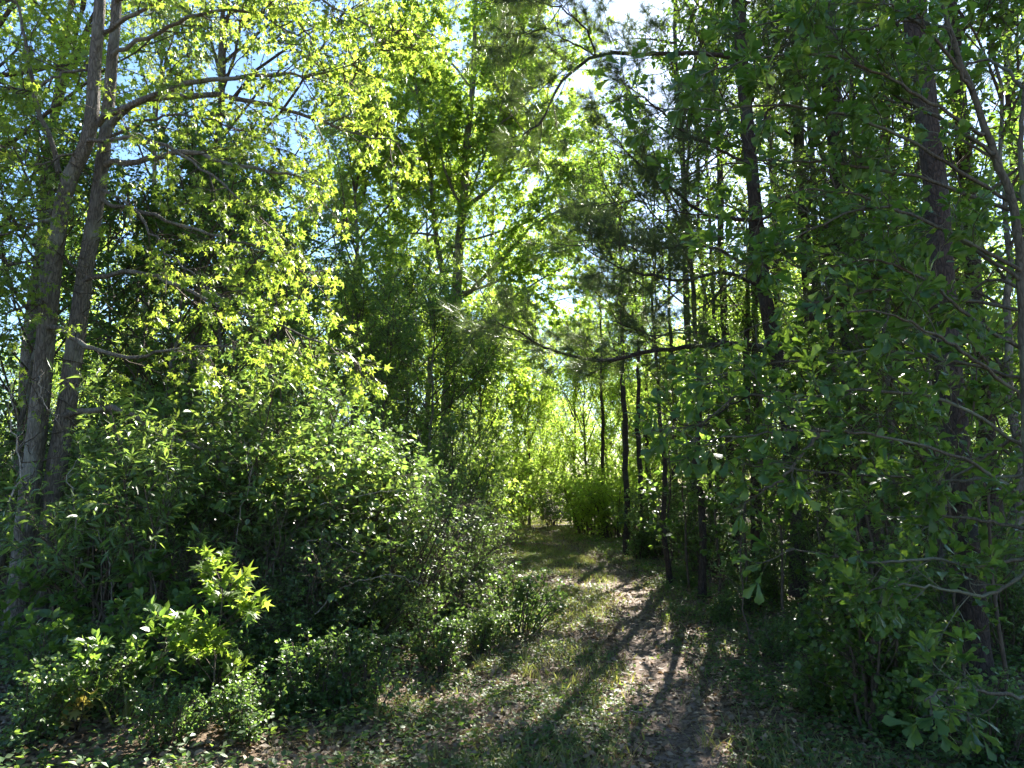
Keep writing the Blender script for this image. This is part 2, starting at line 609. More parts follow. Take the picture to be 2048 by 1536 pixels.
# ------------------------------------------------------------------ builders
def leaf_parts(root, base, tpl, mat, pos, d, nrm, size, tints, rng, name='leaf', limit=300, hide_edge=True):
    """the leaves that show largest become parts of their own; returns the indices of the others"""
    u, v, z = pix(pos)
    score = np.where((u > -10) & (u < 2058) & (v > -10) & (v < 1546) & (z > 0.3), size / np.maximum(z, .3), 0)
    order = np.argsort(-score)
    pick = order[:limit]
    pick = pick[score[pick] > 0]
    ms = []
    for k in range(6):
        b = MB()
        tv, tf = tpl
        v_ = tv.copy()
        v_[:, 2] += (k - 2.5) * 0.05 * v_[:, 1] ** 2 + (k % 3 - 1) * 0.12 * np.abs(v_[:, 0])
        b.add(v_, f3=tf, tint=(k + .5) / 6)
        ms.append(b.mesh(name, mat))
    X, Y, N = frames(d[pick], nrm[pick])
    for i, j in enumerate(pick):
        o = bpy.data.objects.new(name, ms[int(tints[j] * 5.99)])
        R3 = Matrix(((X[i][0], Y[i][0], N[i][0]), (X[i][1], Y[i][1], N[i][1]), (X[i][2], Y[i][2], N[i][2])))
        o.matrix_local = Matrix.LocRotScale(Vector(pos[j] - base), R3.to_quaternion(), Vector((size[j],) * 3))
        col.objects.link(o)
        o.parent = root
    return np.setdiff1d(np.arange(len(pos)), pick)


def limb_path(pp, y0, y1, n=14, rng=None, wig=0.02):
    k = len(pp)
    pts = np.array([P(a, b, y0 + (y1 - y0) * i / (k - 1)) for i, (a, b) in enumerate(pp)])
    r = resample(pts, n)
    if rng is not None:
        w = rng.normal(size=r.shape) * wig
        w[0] = 0
        r = r + w
    return r


def stack(polys, k=14):
    return np.array([p if len(p) == k else resample(p, k) for p in polys])


def needles(mb, rng, tips, T, per, length, spread=0.9, w=0.0022, tint=None, droop=0.0):
    m = len(tips)
    p = np.repeat(tips, per, 0) + 0.01 * rng.normal(size=(m * per, 3))
    t = np.repeat(T, per, 0)
    d = unit(t * rng.uniform(0.15, 1.0, (m * per, 1)) + rvec(rng, m * per) * spread + np.array([0, 0, -droop]))
    s = length * rng.uniform(0.65, 1.15, (m * per, 1))
    side = unit(np.cross(d, rvec(rng, m * per))) * w
    bend = np.array([0, 0, -0.06]) * s
    v = np.stack([p - side, p + side, p + d * s + bend], 1).reshape(-1, 3)
    f = np.arange(m * per * 3).reshape(-1, 3)
    mb.add(v, f3=f, tint=np.repeat(rng.random(m * per) if tint is None else tint, 3))


# ---- a background broadleaf tree, built once and copied
def broadleaf(name, seed, H, r, c0, nl, ll, mat, tpl, size, per, sub=7, tw=5, lt=0.33, prof=None, bark='gumbark', up=0.35, lean=0.04):
    rng = np.random.default_rng(seed)
    root = empty(name, (0, 0, 0))
    zz = np.linspace(-0.15, H, 18)
    wob = np.cumsum(rng.normal(size=(18, 2)) * lean, 0)
    wob -= wob[0]
    tr = np.column_stack([wob, zz])
    b = MB()
    tube(b, tr, [r, r * .8, r * .6, r * .35, .015], 9, .06, rng, flare=.35)
    b.build('trunk', M[bark], root, smooth=True)
    t = np.linspace(0, 1, nl)
    prof = prof or (lambda q: 0.45 + 0.9 * np.sin(np.pi * np.clip(q * .85 + .1, 0, 1)))
    limbs = []
    for i in range(nl):
        q = (i + rng.random()) / nl
        L = ll * prof(q)
        limbs.append(grow(rng, tr[None], 1, L, (.75, 1.25), c0 + (1 - c0) * q * .97, c0 + (1 - c0) * q * .97 + .01, 8, .12, (0, 0, up * (.5 + q)), 0)[0])
    limbs = np.array(limbs)
    b = MB()
    sticks(b, limbs, r * .32, .008)
    subs = grow(rng, limbs, sub, ll * .5, (.5, 1.1), .2, 1, 5, .15, (0, 0, .1), .4)
    sticks(b, subs, .010, .004)
    tws = grow(rng, subs, tw, ll * lt * .6, (.4, 1.1), .15, 1, 4, .2, (0, 0, -.02), .3)
    sticks(b, tws, .004, .002)
    b.build('branches', M['twig'], root, stuff=True)
    p, d, n, s = leaf_set(rng, tws, per, size, .35, .8)
    p = p + rng.normal(size=p.shape) * size * .6
    b = MB()
    leaves(b, tpl, p, d, n, s, np.clip(rng.normal(.5, .25, len(p)), 0, 1))
    b.build('crown', M[mat], root, stuff=True)
    register(root)
    return root


def place(proto, used, px, Y, s, rz, label, group=None, dz=0.0, sxy=1.0, tilt=(0, 0)):
    if proto is pinesC:
        sxy = 1.3 / s if s < .8 else 1.1
    o = proto if not used.get(proto.name) else copy_tree(proto)
    used[proto.name] = True
    x = (px - 1024) / F * Y * 0.99
    o.location = (x, Y, float(gz(x, Y)) - .05 + dz)
    o.rotation_euler = (tilt[0], tilt[1], rz)
    o.scale = (s * sxy, s * sxy, s)
    tag(o, label, 'tree', group)
    return o


used = {}


# ---- a shrub: many stems from the ground
def shrub(name, seed, H, W, nst, mat, tpl, size, per, sub=6, tw=4, base_leaf=0.15, bark='twig', up=.5, lt=.35, flat=0.0, width=1.0, droop=.25):
    rng = np.random.default_rng(seed)
    root = empty(name, (0, 0, 0))
    a = rng.uniform(0, 2 * np.pi, nst)
    rr = np.sqrt(rng.random(nst))
    k = 9
    t = np.linspace(0, 1, k)[None, :, None]
    p0 = np.column_stack([np.cos(a) * rr * W * .3, np.sin(a) * rr * W * .3, np.full(nst, -.08)])
    p1 = np.column_stack([np.cos(a) * rr * W, np.sin(a) * rr * W, H * (1 - .45 * rr ** 2) * rng.uniform(.7, 1.05, nst)])
    mid = (p0 + p1) / 2
    mid[:, :2] *= .75
    mid[:, 2] += H * .08
    st = (1 - t) ** 2 * p0[:, None] + 2 * t * (1 - t) * mid[:, None] + t ** 2 * p1[:, None]
    st = st + np.cumsum(rng.normal(size=st.shape) * .012 * H, 1) * (t > 0)
    b = MB()
    for s_ in st:
        tube(b, s_, [.008 + .005 * H, .004], 5)
    b.build('stems', M[bark], root, smooth=True)
    subs = grow(rng, st, sub, H * .33, (.5, 1.2), base_leaf, 1, 5, .2, (0, 0, up * .4), .35, flat)
    tws = grow(rng, subs, tw, H * lt * .55, (.4, 1.1), .1, 1, 4, .2, (0, 0, .05), .3, flat)
    b = MB()
    sticks(b, subs, .004, .002)
    sticks(b, tws, .002, .0012)
    b.build('twigs', M[bark], root, stuff=True)
    p, d, n, s = leaf_set(rng, tws, per, size, droop, .9)
    b = MB()
    leaves(b, tpl, p, d, n, s, np.clip(rng.normal(.5, .25, len(p)), 0, 1), width)
    b.build('foliage', M[mat], root, stuff=True)
    register(root)
    return root


def put(proto, x, y, s, rz, label, cat='shrub', group=None, sxy=1.0, tilt=(0, 0)):
    if proto in (prvA, prvB):
        sxy = .78 + .3 * ((rz * 7.7) % 1)
        s = s / sxy ** .6
        tilt = (.12 * math.sin(rz * 9), .12 * math.cos(rz * 5))
    o = proto if not used.get(proto.name) else copy_tree(proto)
    used[proto.name] = True
    o.location = (x, y, float(gz(x, y)) - .03)
    o.rotation_euler = (tilt[0], tilt[1], rz)
    o.scale = (s * sxy, s * sxy, s)
    return tag(o, label, cat, group)


def X_(px, Y):
    return (px - 1024) / F * Y * 0.99


# ------------------------------------------------------------------ twin-stemmed sweetgum beside the lane
def sweetgum_twin():
    rng = np.random.default_rng(11)
    base = P(45, 1290, 7.2)
    base[2] = float(gz(base[0], base[1]))
    root = empty('sweetgum_tree', base, 'tall twin-trunked sweetgum with grey-brown bark and sunlit star-shaped leaves over the thicket', 'tree')
    A = limb_path([(18, 1330), (25, 1290), (45, 1100), (75, 850), (95, 650), (110, 500), (135, 370), (178, 270), (190, 130), (200, 0), (215, -300), (230, -700)], 7.25, 6.7, 60)
    B = limb_path([(62, 1330), (62, 1290), (95, 1050), (135, 800), (168, 560), (195, 400), (213, 250), (226, 100), (233, 0), (240, -300), (262, -800)], 7.35, 7.1, 60)
    for s_, rad, lab in ((A, [.105, .092, .088, .082, .072, .06, .05, .042, .034, .02], 'paler outer stem with a bend halfway up'),
                         (B, [.11, .098, .09, .078, .064, .052, .046, .04, .03, .02], 'straighter darker stem close beside the paler one')):
        b = MB()
        tube(b, resample(s_, 150), rad, 28, .05, rng, flare=.35)
        o = b.build('trunk', M['gumbark'], root, base, smooth=True)
        o['label'] = lab
    spec = [  # pixel polyline, depth start, depth end, radius, leaf weight
        ([(195, 250), (225, 225), (310, 190), (370, 168), (430, 158), (520, 150), (640, 150), (720, 120)], 6.9, 6.2, .035, 1.3),
        ([(222, 250), (280, 205), (420, 188), (520, 205), (620, 235), (720, 270), (800, 290)], 7.1, 6.4, .036, 1.5),
        ([(212, 330), (300, 318), (370, 300), (440, 322), (520, 340), (590, 350), (640, 400)], 7.1, 6.5, .034, 1.2),
        ([(170, 285), (250, 275), (330, 290), (420, 350), (500, 420), (540, 480)], 6.9, 6.0, .022, 1.2),
        ([(118, 345), (92, 260), (72, 200), (52, 90), (32, 0), (20, -120)], 7.0, 6.6, .03, .8),
        ([(97, 655), (130, 665), (170, 690), (260, 712), (330, 705), (400, 690), (480, 700)], 7.0, 6.0, .028, .8),
        ([(130, 830), (180, 820), (225, 817), (280, 840), (350, 880), (430, 905), (470, 950)], 7.2, 6.6, .035, .35),
        ([(170, 560), (260, 545), (330, 560), (420, 600), (520, 640), (620, 680), (700, 705)], 7.2, 6.2, .026, 1.5),
        ([(120, 430), (60, 450), (0, 470), (-60, 480)], 6.9, 6.5, .02, 1.0),
        ([(197, 400), (300, 430), (420, 470), (540, 500), (620, 560)], 7.2, 6.6, .024, 1.3),
        ([(194, 80), (280, 20), (380, -20), (470, -40)], 6.9, 6.2, .025, 1.0),
        ([(226, 110), (330, 60), (430, 20), (520, 30), (600, 80)], 7.1, 6.3, .026, 1.2),
        ([(95, 600), (30, 620), (-40, 640)], 7.0, 6.4, .018, .8),
        ([(238, -200), (350, -150), (450, -60), (560, 20), (620, 80), (600, 160)], 7.0, 6.0, .025, 1.1),
        ([(233, 0), (420, -60), (560, -40), (680, 20), (760, 60), (830, 60)], 7.1, 6.3, .025, 1.0),
        ([(640, 232), (690, 180), (740, 110), (800, 60)], 6.45, 6.3, .012, .9),
        ([(190, 130), (120, 150), (50, 180), (-20, 170)], 6.9, 6.3, .018, 1.0),
        ([(168, 560), (110, 500), (60, 520), (0, 540)], 7.2, 6.5, .015, 1.0),
        ([(200, 380), (250, 400), (330, 500), (400, 560), (450, 600)], 7.2, 5.9, .018, 1.2),
        ([(208, 280), (300, 240), (380, 230), (480, 260), (560, 300)], 7.1, 7.4, .018, 1.2),
        ([(160, 300), (130, 310), (70, 330), (0, 320)], 6.9, 6.6, .014, 1.0),
        ([(60, 1000), (40, 940), (45, 860), (20, 800)], 7.0, 6.4, .012, .3),
    ]
    allp, alld, alln, alls = [], [], [], []
    tb = MB()
    for pp, y0, y1, r, w in spec:
        L = limb_path(pp, y0, y1, 22, rng, .012)
        b = MB()
        tube(b, L, [r, r * .75, r * .5, .005], 8, .08, rng)
        b.build('limb', M['gumbark'], root, base, smooth=True)
        n1 = max(3, int(9 * w))
        sub = grow(rng, L[None], n1, .75, (.5, 1.1), .18, 1, 6, .17, (0, -.05, -.02), .45, .3)
        end = L[None, -9:]
        sub = np.concatenate([sub, grow(rng, end, max(2, int(4 * w)), .5, (.3, .9), .2, 1, 6, .17, (0, 0, -.05), .3, .3)])
        tw = grow(rng, sub, 5, .34, (.5, 1.1), .2, 1, 5, .22, (0, 0, -.06), .35, .2)
        sticks(tb, sub, .008, .003)
        sticks(tb, tw, .003, .0014)
        p, d, n, s = leaf_set(rng, tw, 10 if w > .5 else 3, .058, .75, .5, .25, var=.35)
        allp.append(p), alld.append(d), alln.append(n), alls.append(s)
    # dead, bare twigs hanging along the lower stems
    src = np.stack([A[8:30], B[8:30]])
    bare = grow(rng, src, 26, .8, (.9, 1.4), 0, 1, 7, .22, (0, -.3, -.25), .2)
    sticks(tb, bare, .006, .002)
    bare2 = grow(rng, bare, 3, .35, (.5, 1.0), .3, 1, 4, .25, (0, 0, -.15), .2)
    sticks(tb, bare2, .0025, .0015)
    tb.build('twigs', M['twig'], root, base, stuff=True)
    p, d, n, s = map(np.concatenate, (allp, alld, alln, alls))
    # petiole: hang the blade off the twig
    p = p + unit(d) * .03
    ti = np.clip(rng.normal(.5, .32, len(p)), 0, 1)
    rest = leaf_parts(root, base, STAR, M['gum'], p, d, n, s, ti, rng)
    b = MB()
    for k, fold in enumerate((0.0, .35, -.3)):
        tv, tf = STAR[0].copy(), STAR[1]
        tv[:, 2] += fold * np.abs(tv[:, 0]) - .12 * k * tv[:, 1] ** 2
        q = rest[k::3]
        leaves(b, (tv, tf), p[q], d[q], n[q], s[q], ti[q], 1.0 - .12 * k)
    b.build('crown', M['gum'], root, base, stuff=True)


sweetgum_twin()


# ------------------------------------------------------------------ tall broadleaf at the end of the thicket, in the middle of the view
def centre_tree():
    rng = np.random.default_rng(21)
    Y = 22.0
    K = 1.42
    base = P(885, 1068, Y)
    base[2] = float(gz(base[0], base[1]))
    root = empty('forked_tree', base, 'tall broadleaf with a high forked crown rising over the bend of the lane', 'tree')
    stems = [([(885, 1078), (890, 900), (903, 700), (918, 500), (928, 400), (932, 300), (945, 180), (950, 50), (955, -120)], .16, .02),
             ([(905, 640), (880, 520), (866, 420), (860, 340), (850, 280), (835, 200), (825, 90)], .07, .012)]
    spec = [([(928, 420), (970, 385), (1010, 345), (1030, 300), (1045, 240)], 0, .3, .055),
            ([(912, 600), (955, 570), (985, 535), (1030, 490), (1060, 455), (1100, 430), (1150, 400)], 0, -.6, .06),
            ([(930, 420), (900, 370), (880, 300), (870, 220)], 0, -.5, .04),
            ([(866, 420), (820, 370), (760, 340), (700, 330)], 0, -.6, .03),
            ([(860, 340), (800, 280), (740, 220), (700, 150)], 0, -.4, .03),
            ([(935, 260), (990, 200), (1040, 130), (1070, 60)], 0, .5, .03),
            ([(945, 180), (900, 120), (860, 60), (830, 0)], 0, -.5, .03),
            ([(948, 100), (1000, 60), (1050, 0)], 0, .4, .025),
            ([(918, 500), (860, 470), (790, 470), (720, 490)], 0, -1.2, .035),
            ([(905, 680), (840, 640), (780, 630), (700, 610)], 0, -1.0, .03),
            ([(905, 700), (960, 660), (1020, 600), (1080, 560), (1140, 530)], 0, -.8, .045),
            ([(918, 480), (980, 470), (1060, 440), (1130, 400), (1190, 380)], 0, 1.2, .03),
            ([(835, 200), (790, 130), (760, 70)], 0, .3, .02),
            ([(930, 330), (980, 300), (1060, 290), (1120, 270), (1170, 240)], 0, .9, .03),
            ([(900, 760), (850, 720), (790, 700)], 0, -1.0, .025),
            ([(1010, 345), (1070, 330), (1120, 330), (1160, 350)], 0.2, .3, .02),
            ([(895, 800), (950, 760), (1000, 740)], 0, -.8, .025),
            ([(905, 650), (970, 640), (1050, 620), (1120, 600), (1180, 590)], 0, .6, .03),
            ([(912, 590), (1000, 560), (1080, 500), (1160, 470), (1220, 450)], 0, .2, .035),
            ([(930, 300), (1000, 250), (1080, 180), (1150, 120)], 0, -.4, .03),
            ([(860, 380), (780, 400), (700, 400), (640, 420)], 0, .8, .025),
            ([(925, 440), (960, 330), (1000, 230), (1010, 130)], 0, -.5, .03)]
    tb = MB()
    tws = []
    for pp, r0, r1 in stems:
        S = limb_path(pp, Y, Y, 30, rng, .01)
        b = MB()
        tube(b, S, [r0 * K, r0 * .8 * K, r0 * .5 * K, r1 * K], 12, .06, rng, flare=.3)
        b.build('trunk', M['gumbark'], root, base, smooth=True)
        sub = grow(rng, S[None, 7:], 40, 1.35 * K, (.5, 1.1), .1, 1, 6, .15, (0, 0, .2), .3)
        sticks(tb, sub, .02, .006)
        tws.append(grow(rng, sub, 8, .8 * K, (.5, 1.1), .2, 1, 5, .2, (0, 0, .05), .3))
    for pp, d0, d1, r in spec:
        L = limb_path(pp, Y + d0 * K, Y + d1 * K, 18, rng, .015)
        b = MB()
        tube(b, L, [r * K, r * .75 * K, r * .5 * K, .014], 8, .06, rng)
        b.build('limb', M['gumbark'], root, base, smooth=True)
        sub = grow(rng, L[None], 15, 1.5 * K, (.5, 1.15), .15, 1, 6, .16, (0, 0, .12), .35)
        sticks(tb, sub, .014, .005)
        tws.append(grow(rng, sub, 8, .75 * K, (.5, 1.1), .2, 1, 5, .2, (0, 0, .03), .3))
    tw = np.concatenate(tws)
    sticks(tb, tw, .005, .002)
    tb.build('branches', M['twig'], root, base, stuff=True)
    p, d, n, s = leaf_set(rng, tw, 26, .165, .6, .6)
    b = MB()
    leaves(b, STARLITE, p, d, n, s, np.clip(rng.normal(.5, .25, len(p)), 0, 1))
    b.build('crown', M['tulip'], root, base, stuff=True)


centre_tree()


# ------------------------------------------------------------------ leaning pine whose boughs reach over the lane
def leaning_pine():
    rng = np.random.default_rng(31)
    base = P(1595, 1160, 9.2)
    base[2] = float(gz(base[0], base[1]))
    root = empty('leaning_pine', base, 'leaning pine whose long dark boughs of needles reach out over the lane', 'tree')
    S = limb_path([(1598, 1190), (1590, 1050), (1572, 800), (1548, 690), (1526, 560), (1503, 330), (1482, 100), (1462, -250), (1450, -700), (1445, -1300)], 9.2, 8.8, 50)
    b = MB()
    tube(b, S, [.105, .095, .085, .08, .075, .07, .06, .05, .04, .02], 18, .07, rng, flare=.3)
    b.build('trunk', M['pinebark'], root, base, smooth=True)
    spec = [([(1547, 702), (1480, 686), (1400, 690), (1300, 703), (1210, 722), (1140, 713), (1080, 690), (1030, 662), (985, 640)], 9.0, 7.2, .036, 2.2),
            ([(1530, 705), (1470, 695), (1390, 665), (1320, 672), (1270, 660), (1220, 640)], 9.0, 8.2, .018, .7),
            ([(1532, 580), (1450, 545), (1380, 560), (1300, 550), (1230, 530), (1160, 490)], 8.9, 7.4, .025, 1.6),
            ([(1528, 560), (1440, 500), (1360, 490), (1280, 500), (1190, 470)], 8.9, 8.0, .022, .9),
            ([(1485, 120), (1400, 108), (1310, 108), (1190, 112), (1130, 160), (1085, 235), (1045, 275)], 8.8, 6.8, .032, 1.5),
            ([(1190, 112), (1140, 85), (1080, 60), (1010, 75)], 7.4, 6.9, .010, .8),
            ([(1190, 112), (1165, 50), (1090, 5), (960, 8)], 7.4, 6.6, .012, .8),
            ([(1515, 440), (1420, 430), (1340, 375), (1285, 335), (1225, 270)], 8.85, 7.6, .028, 1.2),
            ([(1503, 330), (1420, 290), (1350, 250), (1290, 200), (1240, 190)], 8.8, 7.7, .022, 1.1),
            ([(1410, 430), (1340, 420), (1270, 400), (1210, 410)], 8.5, 7.9, .012, 1.0),
            ([(1476, 0), (1400, -60), (1300, -80), (1200, -40), (1120, 20)], 8.8, 7.4, .028, 1.0),
            ([(1548, 690), (1620, 640), (1700, 620)], 9.0, 8.6, .02, .7),
            ([(1515, 450), (1600, 380), (1680, 350)], 8.9, 8.6, .02, .9),
            ([(1490, 180), (1560, 100), (1650, 60)], 8.8, 8.4, .022, 1.0),
            ([(1500, 300), (1540, 220), (1600, 180)], 8.8, 9.4, .022, 1.0),
            ([(1470, -150), (1380, -220), (1280, -260)], 8.8, 7.6, .028, 1.0),
            ([(1465, -250), (1560, -330), (1650, -380)], 8.8, 8.5, .028, 1.0),
            ([(1560, 780), (1480, 800), (1400, 850), (1330, 830), (1260, 780)], 9.1, 8.2, .014, .12)]
    tb, nb = MB(), MB()
    for pp, y0, y1, r, w in spec:
        L = limb_path(pp, y0, y1, 22, rng, .012)
        b = MB()
        tube(b, L, [r, r * .8, r * .55, .005], 7, .08, rng)
        b.build('limb', M['pinebark'], root, base, smooth=True)
        sub = grow(rng, L[None], max(5, int(16 * w)), .75, (.5, 1.0), .22, 1, 6, .13, (0, 0, .12), .4, .35)
        tw = grow(rng, sub, 4, .32, (.4, .9), .3, 1, 4, .15, (0, 0, .12), .3)
        sticks(tb, sub, .006, .003)
        sticks(tb, tw, .003, .0018)
        if w > .2:
            c = np.concatenate([tw, sub[:, -4:]])
            q, T = along(c, np.tile(np.array([[.72, .98]]), (len(c), 1)))
            keep = rng.random(q.shape[:2]) < .9
            needles(nb, rng, q[keep], T[keep], 46, .19, .62, .0015)
    # higher boughs, out of the picture, that shade the ground
    up = grow(rng, S[None, 30:], 26, 2.4, (.9, 1.4), .05, .97, 7, .1, (0, 0, .1), .6)
    sticks(tb, up, .025, .008)
    sub = grow(rng, up, 7, .8, (.5, 1.0), .25, 1, 5, .13, (0, 0, .12), .3, .3)
    sticks(tb, sub, .006, .003)
    q, T = along(sub, np.tile(np.array([[.4, .6, .8, .98]]), (len(sub), 1)))
    needles(nb, rng, q.reshape(-1, 3), T.reshape(-1, 3), 22, .19, .8, .003)
    tb.build('branches', M['twig'], root, base, stuff=True)
    nb.build('needles', M['needle'], root, base, stuff=True)


leaning_pine()


# ------------------------------------------------------------------ young water oak close to the camera
def young_oak():
    rng = np.random.default_rng(41)
    base = P(2085, 1536, 3.3)
    base = np.array([base[0], 3.3, float(gz(base[0], 3.3))])
    root = empty('young_oak', base, 'slender young oak with spoon-shaped leaves close in front of the shaded pines', 'tree')
    st = [([(2095, 1700), (2085, 1400), (2068, 1100), (2052, 800), (2042, 560), (2028, 420), (1985, 300), (1945, 180), (1900, 60), (1862, -80)], 3.2, 3.0, .034),
          ([(2060, 950), (2075, 700), (2070, 520), (2040, 330), (2052, 180), (2075, 0)], 3.25, 3.3, .022)]
    spec = [([(1968, 270), (1850, 200), (1740, 140), (1620, 110), (1500, 120), (1400, 150)], 3.05, 2.9, 1.2),
            ([(1990, 310), (1880, 235), (1760, 170), (1660, 60), (1590, -10)], 3.05, 3.2, 1.2),
            ([(2015, 400), (1900, 330), (1800, 270), (1690, 230), (1560, 210), (1450, 220), (1330, 215), (1245, 195)], 3.1, 3.0, 1.4),
            ([(2040, 540), (1930, 480), (1820, 430), (1710, 420), (1600, 470), (1520, 510), (1480, 560)], 3.1, 3.0, 1.1),
            ([(2040, 560), (1900, 470), (1750, 400), (1620, 380), (1520, 420), (1450, 500)], 3.1, 3.3, 1.1),
            ([(2020, 420), (1850, 360), (1700, 330), (1560, 320), (1440, 330), (1350, 360)], 3.1, 3.3, 1.0),
            ([(2050, 620), (1920, 600), (1780, 580), (1650, 600), (1540, 640), (1440, 680)], 3.2, 3.7, 1.1),
            ([(2055, 760), (1900, 720), (1740, 700), (1600, 720), (1480, 740), (1380, 760)], 3.2, 3.6, 1.2),
            ([(2058, 950), (1900, 960), (1740, 950), (1600, 940), (1480, 930)], 3.2, 3.6, .9),
            ([(2046, 700), (1950, 640), (1850, 560), (1740, 520), (1640, 540), (1560, 520)], 3.15, 3.0, 1.1),
            ([(2050, 800), (1950, 720), (1850, 660), (1740, 620), (1640, 640)], 3.15, 2.7, .7),
            ([(2056, 900), (1950, 830), (1850, 790), (1700, 780), (1600, 800), (1480, 790), (1400, 850), (1300, 860)], 3.2, 3.0, 1.3),
            ([(2062, 1010), (1950, 930), (1800, 880), (1640, 860), (1500, 870), (1380, 885)], 3.2, 2.8, 1.3),
            ([(2066, 1110), (1960, 1130), (1860, 1118), (1740, 1125), (1640, 1108), (1570, 1098)], 3.2, 3.0, .7),
            ([(2085, 1400), (1980, 1385), (1900, 1375), (1850, 1400)], 3.2, 2.6, .8),
            ([(2070, 600), (1990, 560), (1900, 600), (1800, 620)], 3.3, 3.6, 1.0),
            ([(2045, 330), (1980, 380), (1900, 440), (1830, 480)], 3.3, 3.6, 1.0),
            ([(2052, 180), (1980, 120), (1900, 140), (1820, 100)], 3.3, 3.6, 1.0),
            ([(1945, 180), (1850, 60), (1740, -10), (1640, -40)], 3.0, 2.8, 1.1),
            ([(1900, 60), (1820, 40), (1700, 60), (1580, 40), (1480, 60)], 3.0, 3.3, 1.1),
            ([(2055, 860), (1990, 900), (1900, 960), (1820, 1000)], 3.2, 3.5, .75),
            ([(1640, 860), (1560, 960), (1500, 980)], 2.9, 2.9, .4),
            ([(2060, 1060), (1960, 1040), (1850, 1030), (1760, 1040)], 3.2, 3.4, .75),
            ([(2068, 1130), (1980, 1190), (1900, 1180), (1790, 1170), (1700, 1200)], 3.2, 3.1, .75)]
    for pp, y0, y1, r in st:
        S = limb_path(pp, y0, y1, 40, rng, .004)
        b = MB()
        tube(b, S, [r, r * .8, r * .6, r * .5, .008], 12, .05, rng, flare=.3)
        b.build('trunk', M['oakbark'], root, base, smooth=True)
    tb = MB()
    A = [[], [], [], []]
    for pp, y0, y1, w in spec:
        L = limb_path(pp, y0, y1, 30, rng, .004)
        b = MB()
        tube(b, L, [.009, .007, .005, .0025], 6, .12, rng)
        b.build('limb', M['oakbark'], root, base, smooth=True)
        sub = grow(rng, L[None], max(3, int(11 * w)), .28, (.4, 1.1), .15, 1, 5, .18, (0, -.05, .05), .35)
        tw = grow(rng, sub, 4, .13, (.4, 1.1), .25, 1, 4, .2, (0, 0, .03), .3)
        sticks(tb, sub, .0032, .0018)
        sticks(tb, tw, .0018, .001)
        q = leaf_set(rng, tw, 8, .060, .15, .75, .45, .9, var=.35)
        for i in range(4):
            A[i].append(q[i])
    tb.build('twigs', M['oakbark'], root, base, stuff=True)
    p, d, n, s = map(np.concatenate, A)
    ti = np.clip(rng.normal(.45, .25, len(p)), 0, 1)
    rest = leaf_parts(root, base, OAK, M['oak'], p, d, n, s, ti, rng)
    b = MB()
    leaves(b, OAK, p[rest], d[rest], n[rest], s[rest], ti[rest])
    b.build('crown', M['oak'], root, base, stuff=True)


young_oak()


# ------------------------------------------------------------------ pines of the stand
def pine(name, seed, H=18.0, r=.13, c0=.42, nl=34, ll=2.6, stubs=26):
    rng = np.random.default_rng(seed)
    root = empty(name, (0, 0, 0))
    zz = np.linspace(-.15, H, 40)
    wob = np.cumsum(rng.normal(size=(40, 2)) * .012, 0)
    tr = np.column_stack([wob - wob[0], zz])
    b = MB()
    tube(b, tr, [r, r * .9, r * .8, r * .6, r * .4, .03], 14, .08, rng, flare=.3)
    b.build('trunk', M['pinebark'], root, smooth=True)
    tb, nb = MB(), MB()
    st = grow(rng, tr[None, 5:22], stubs, .55, (1.1, 1.6), 0, 1, 4, .2, (0, 0, -.1), 0)
    sticks(tb, st, .010, .004)
    L = grow(rng, tr[None], nl, ll, (.9, 1.4), c0, .98, 7, .1, (0, 0, .12), .62)
    sticks(tb, L, .028, .006)
    sub = grow(rng, L, 9, .95, (.5, 1.0), .25, 1, 5, .14, (0, 0, .12), .35, .3)
    sticks(tb, sub, .007, .003)
    q, T = along(sub, np.tile(np.array([[.35, .55, .75, .9, .99]]), (len(sub), 1)))
    needles(nb, rng, q.reshape(-1, 3), T.reshape(-1, 3), 18, .19, .8, .0036)
    tb.build('branches', M['pinebark'], root, stuff=True)
    nb.build('needles', M['needle'], root, stuff=True)
    register(root)
    return root


pinesA = pine('pine_tree', 51)
pinesB = pine('pine_tree', 52, 16.5, .10, .36, 36, 2.3)
pinesC = pine('slender_pine', 53, 14.0, .055, .58, 10, 1.3, 14)

stand = 'pines standing among the undergrowth'
place(pinesA, used, 1925, 5.7, 1.0, 0.3, 'thick dark pine trunk beside the vine-draped sapling, nearest of the stand', stand, sxy=.8)
place(pinesA, used, 1728, 9.0, 1.05, 2.1, 'straight dark pine trunk midway between the nearest pine and the leaning pine', stand, tilt=(0, .012))
place(pinesB, used, 1640, 10.5, 1.0, 4.0, 'grey pine trunk standing close behind the leaning pine', stand, tilt=(0, -.02))
place(pinesB, used, 1985, 8.0, 1.0, 1.0, 'pine trunk rising behind the thickest pine near the picture edge', stand)
place(pinesC, used, 1382, 15.0, 1.35, .6, 'straight grey pine just past the tip of the young oak branches', stand)
place(pinesC, used, 1250, 16.0, .62, 5.0, 'thin dark pine trunk alone at the edge of the sunny lane', stand)
place(pinesC, used, 1284, 18.0, .6, 2.6, 'second thin pine trunk back from the edge of the lane', stand)
place(pinesC, used, 1300, 21.0, .6, 3.3, 'thinnest pine of the row along the lane, partly in shade', stand)
place(pinesC, used, 1206, 24.0, .6, 1.3, 'far thin pine in front of the bright end of the lane', stand)
place(pinesC, used, 1418, 17.0, 1.0, .2, 'slim pine between the straight grey pine and the leaning pine', stand)
place(pinesC, used, 1468, 12.5, 1.2, 1.9, 'slim pine crossed by the lowest needle bough', stand)
place(pinesA, used, 2090, 13.0, 1.0, 2.9, 'far pine behind the stem of the young oak', stand)
place(pinesC, used, 1840, 10.0, 1.3, 2.2, 'slim pine close to the thickest pine on its lane side', stand)
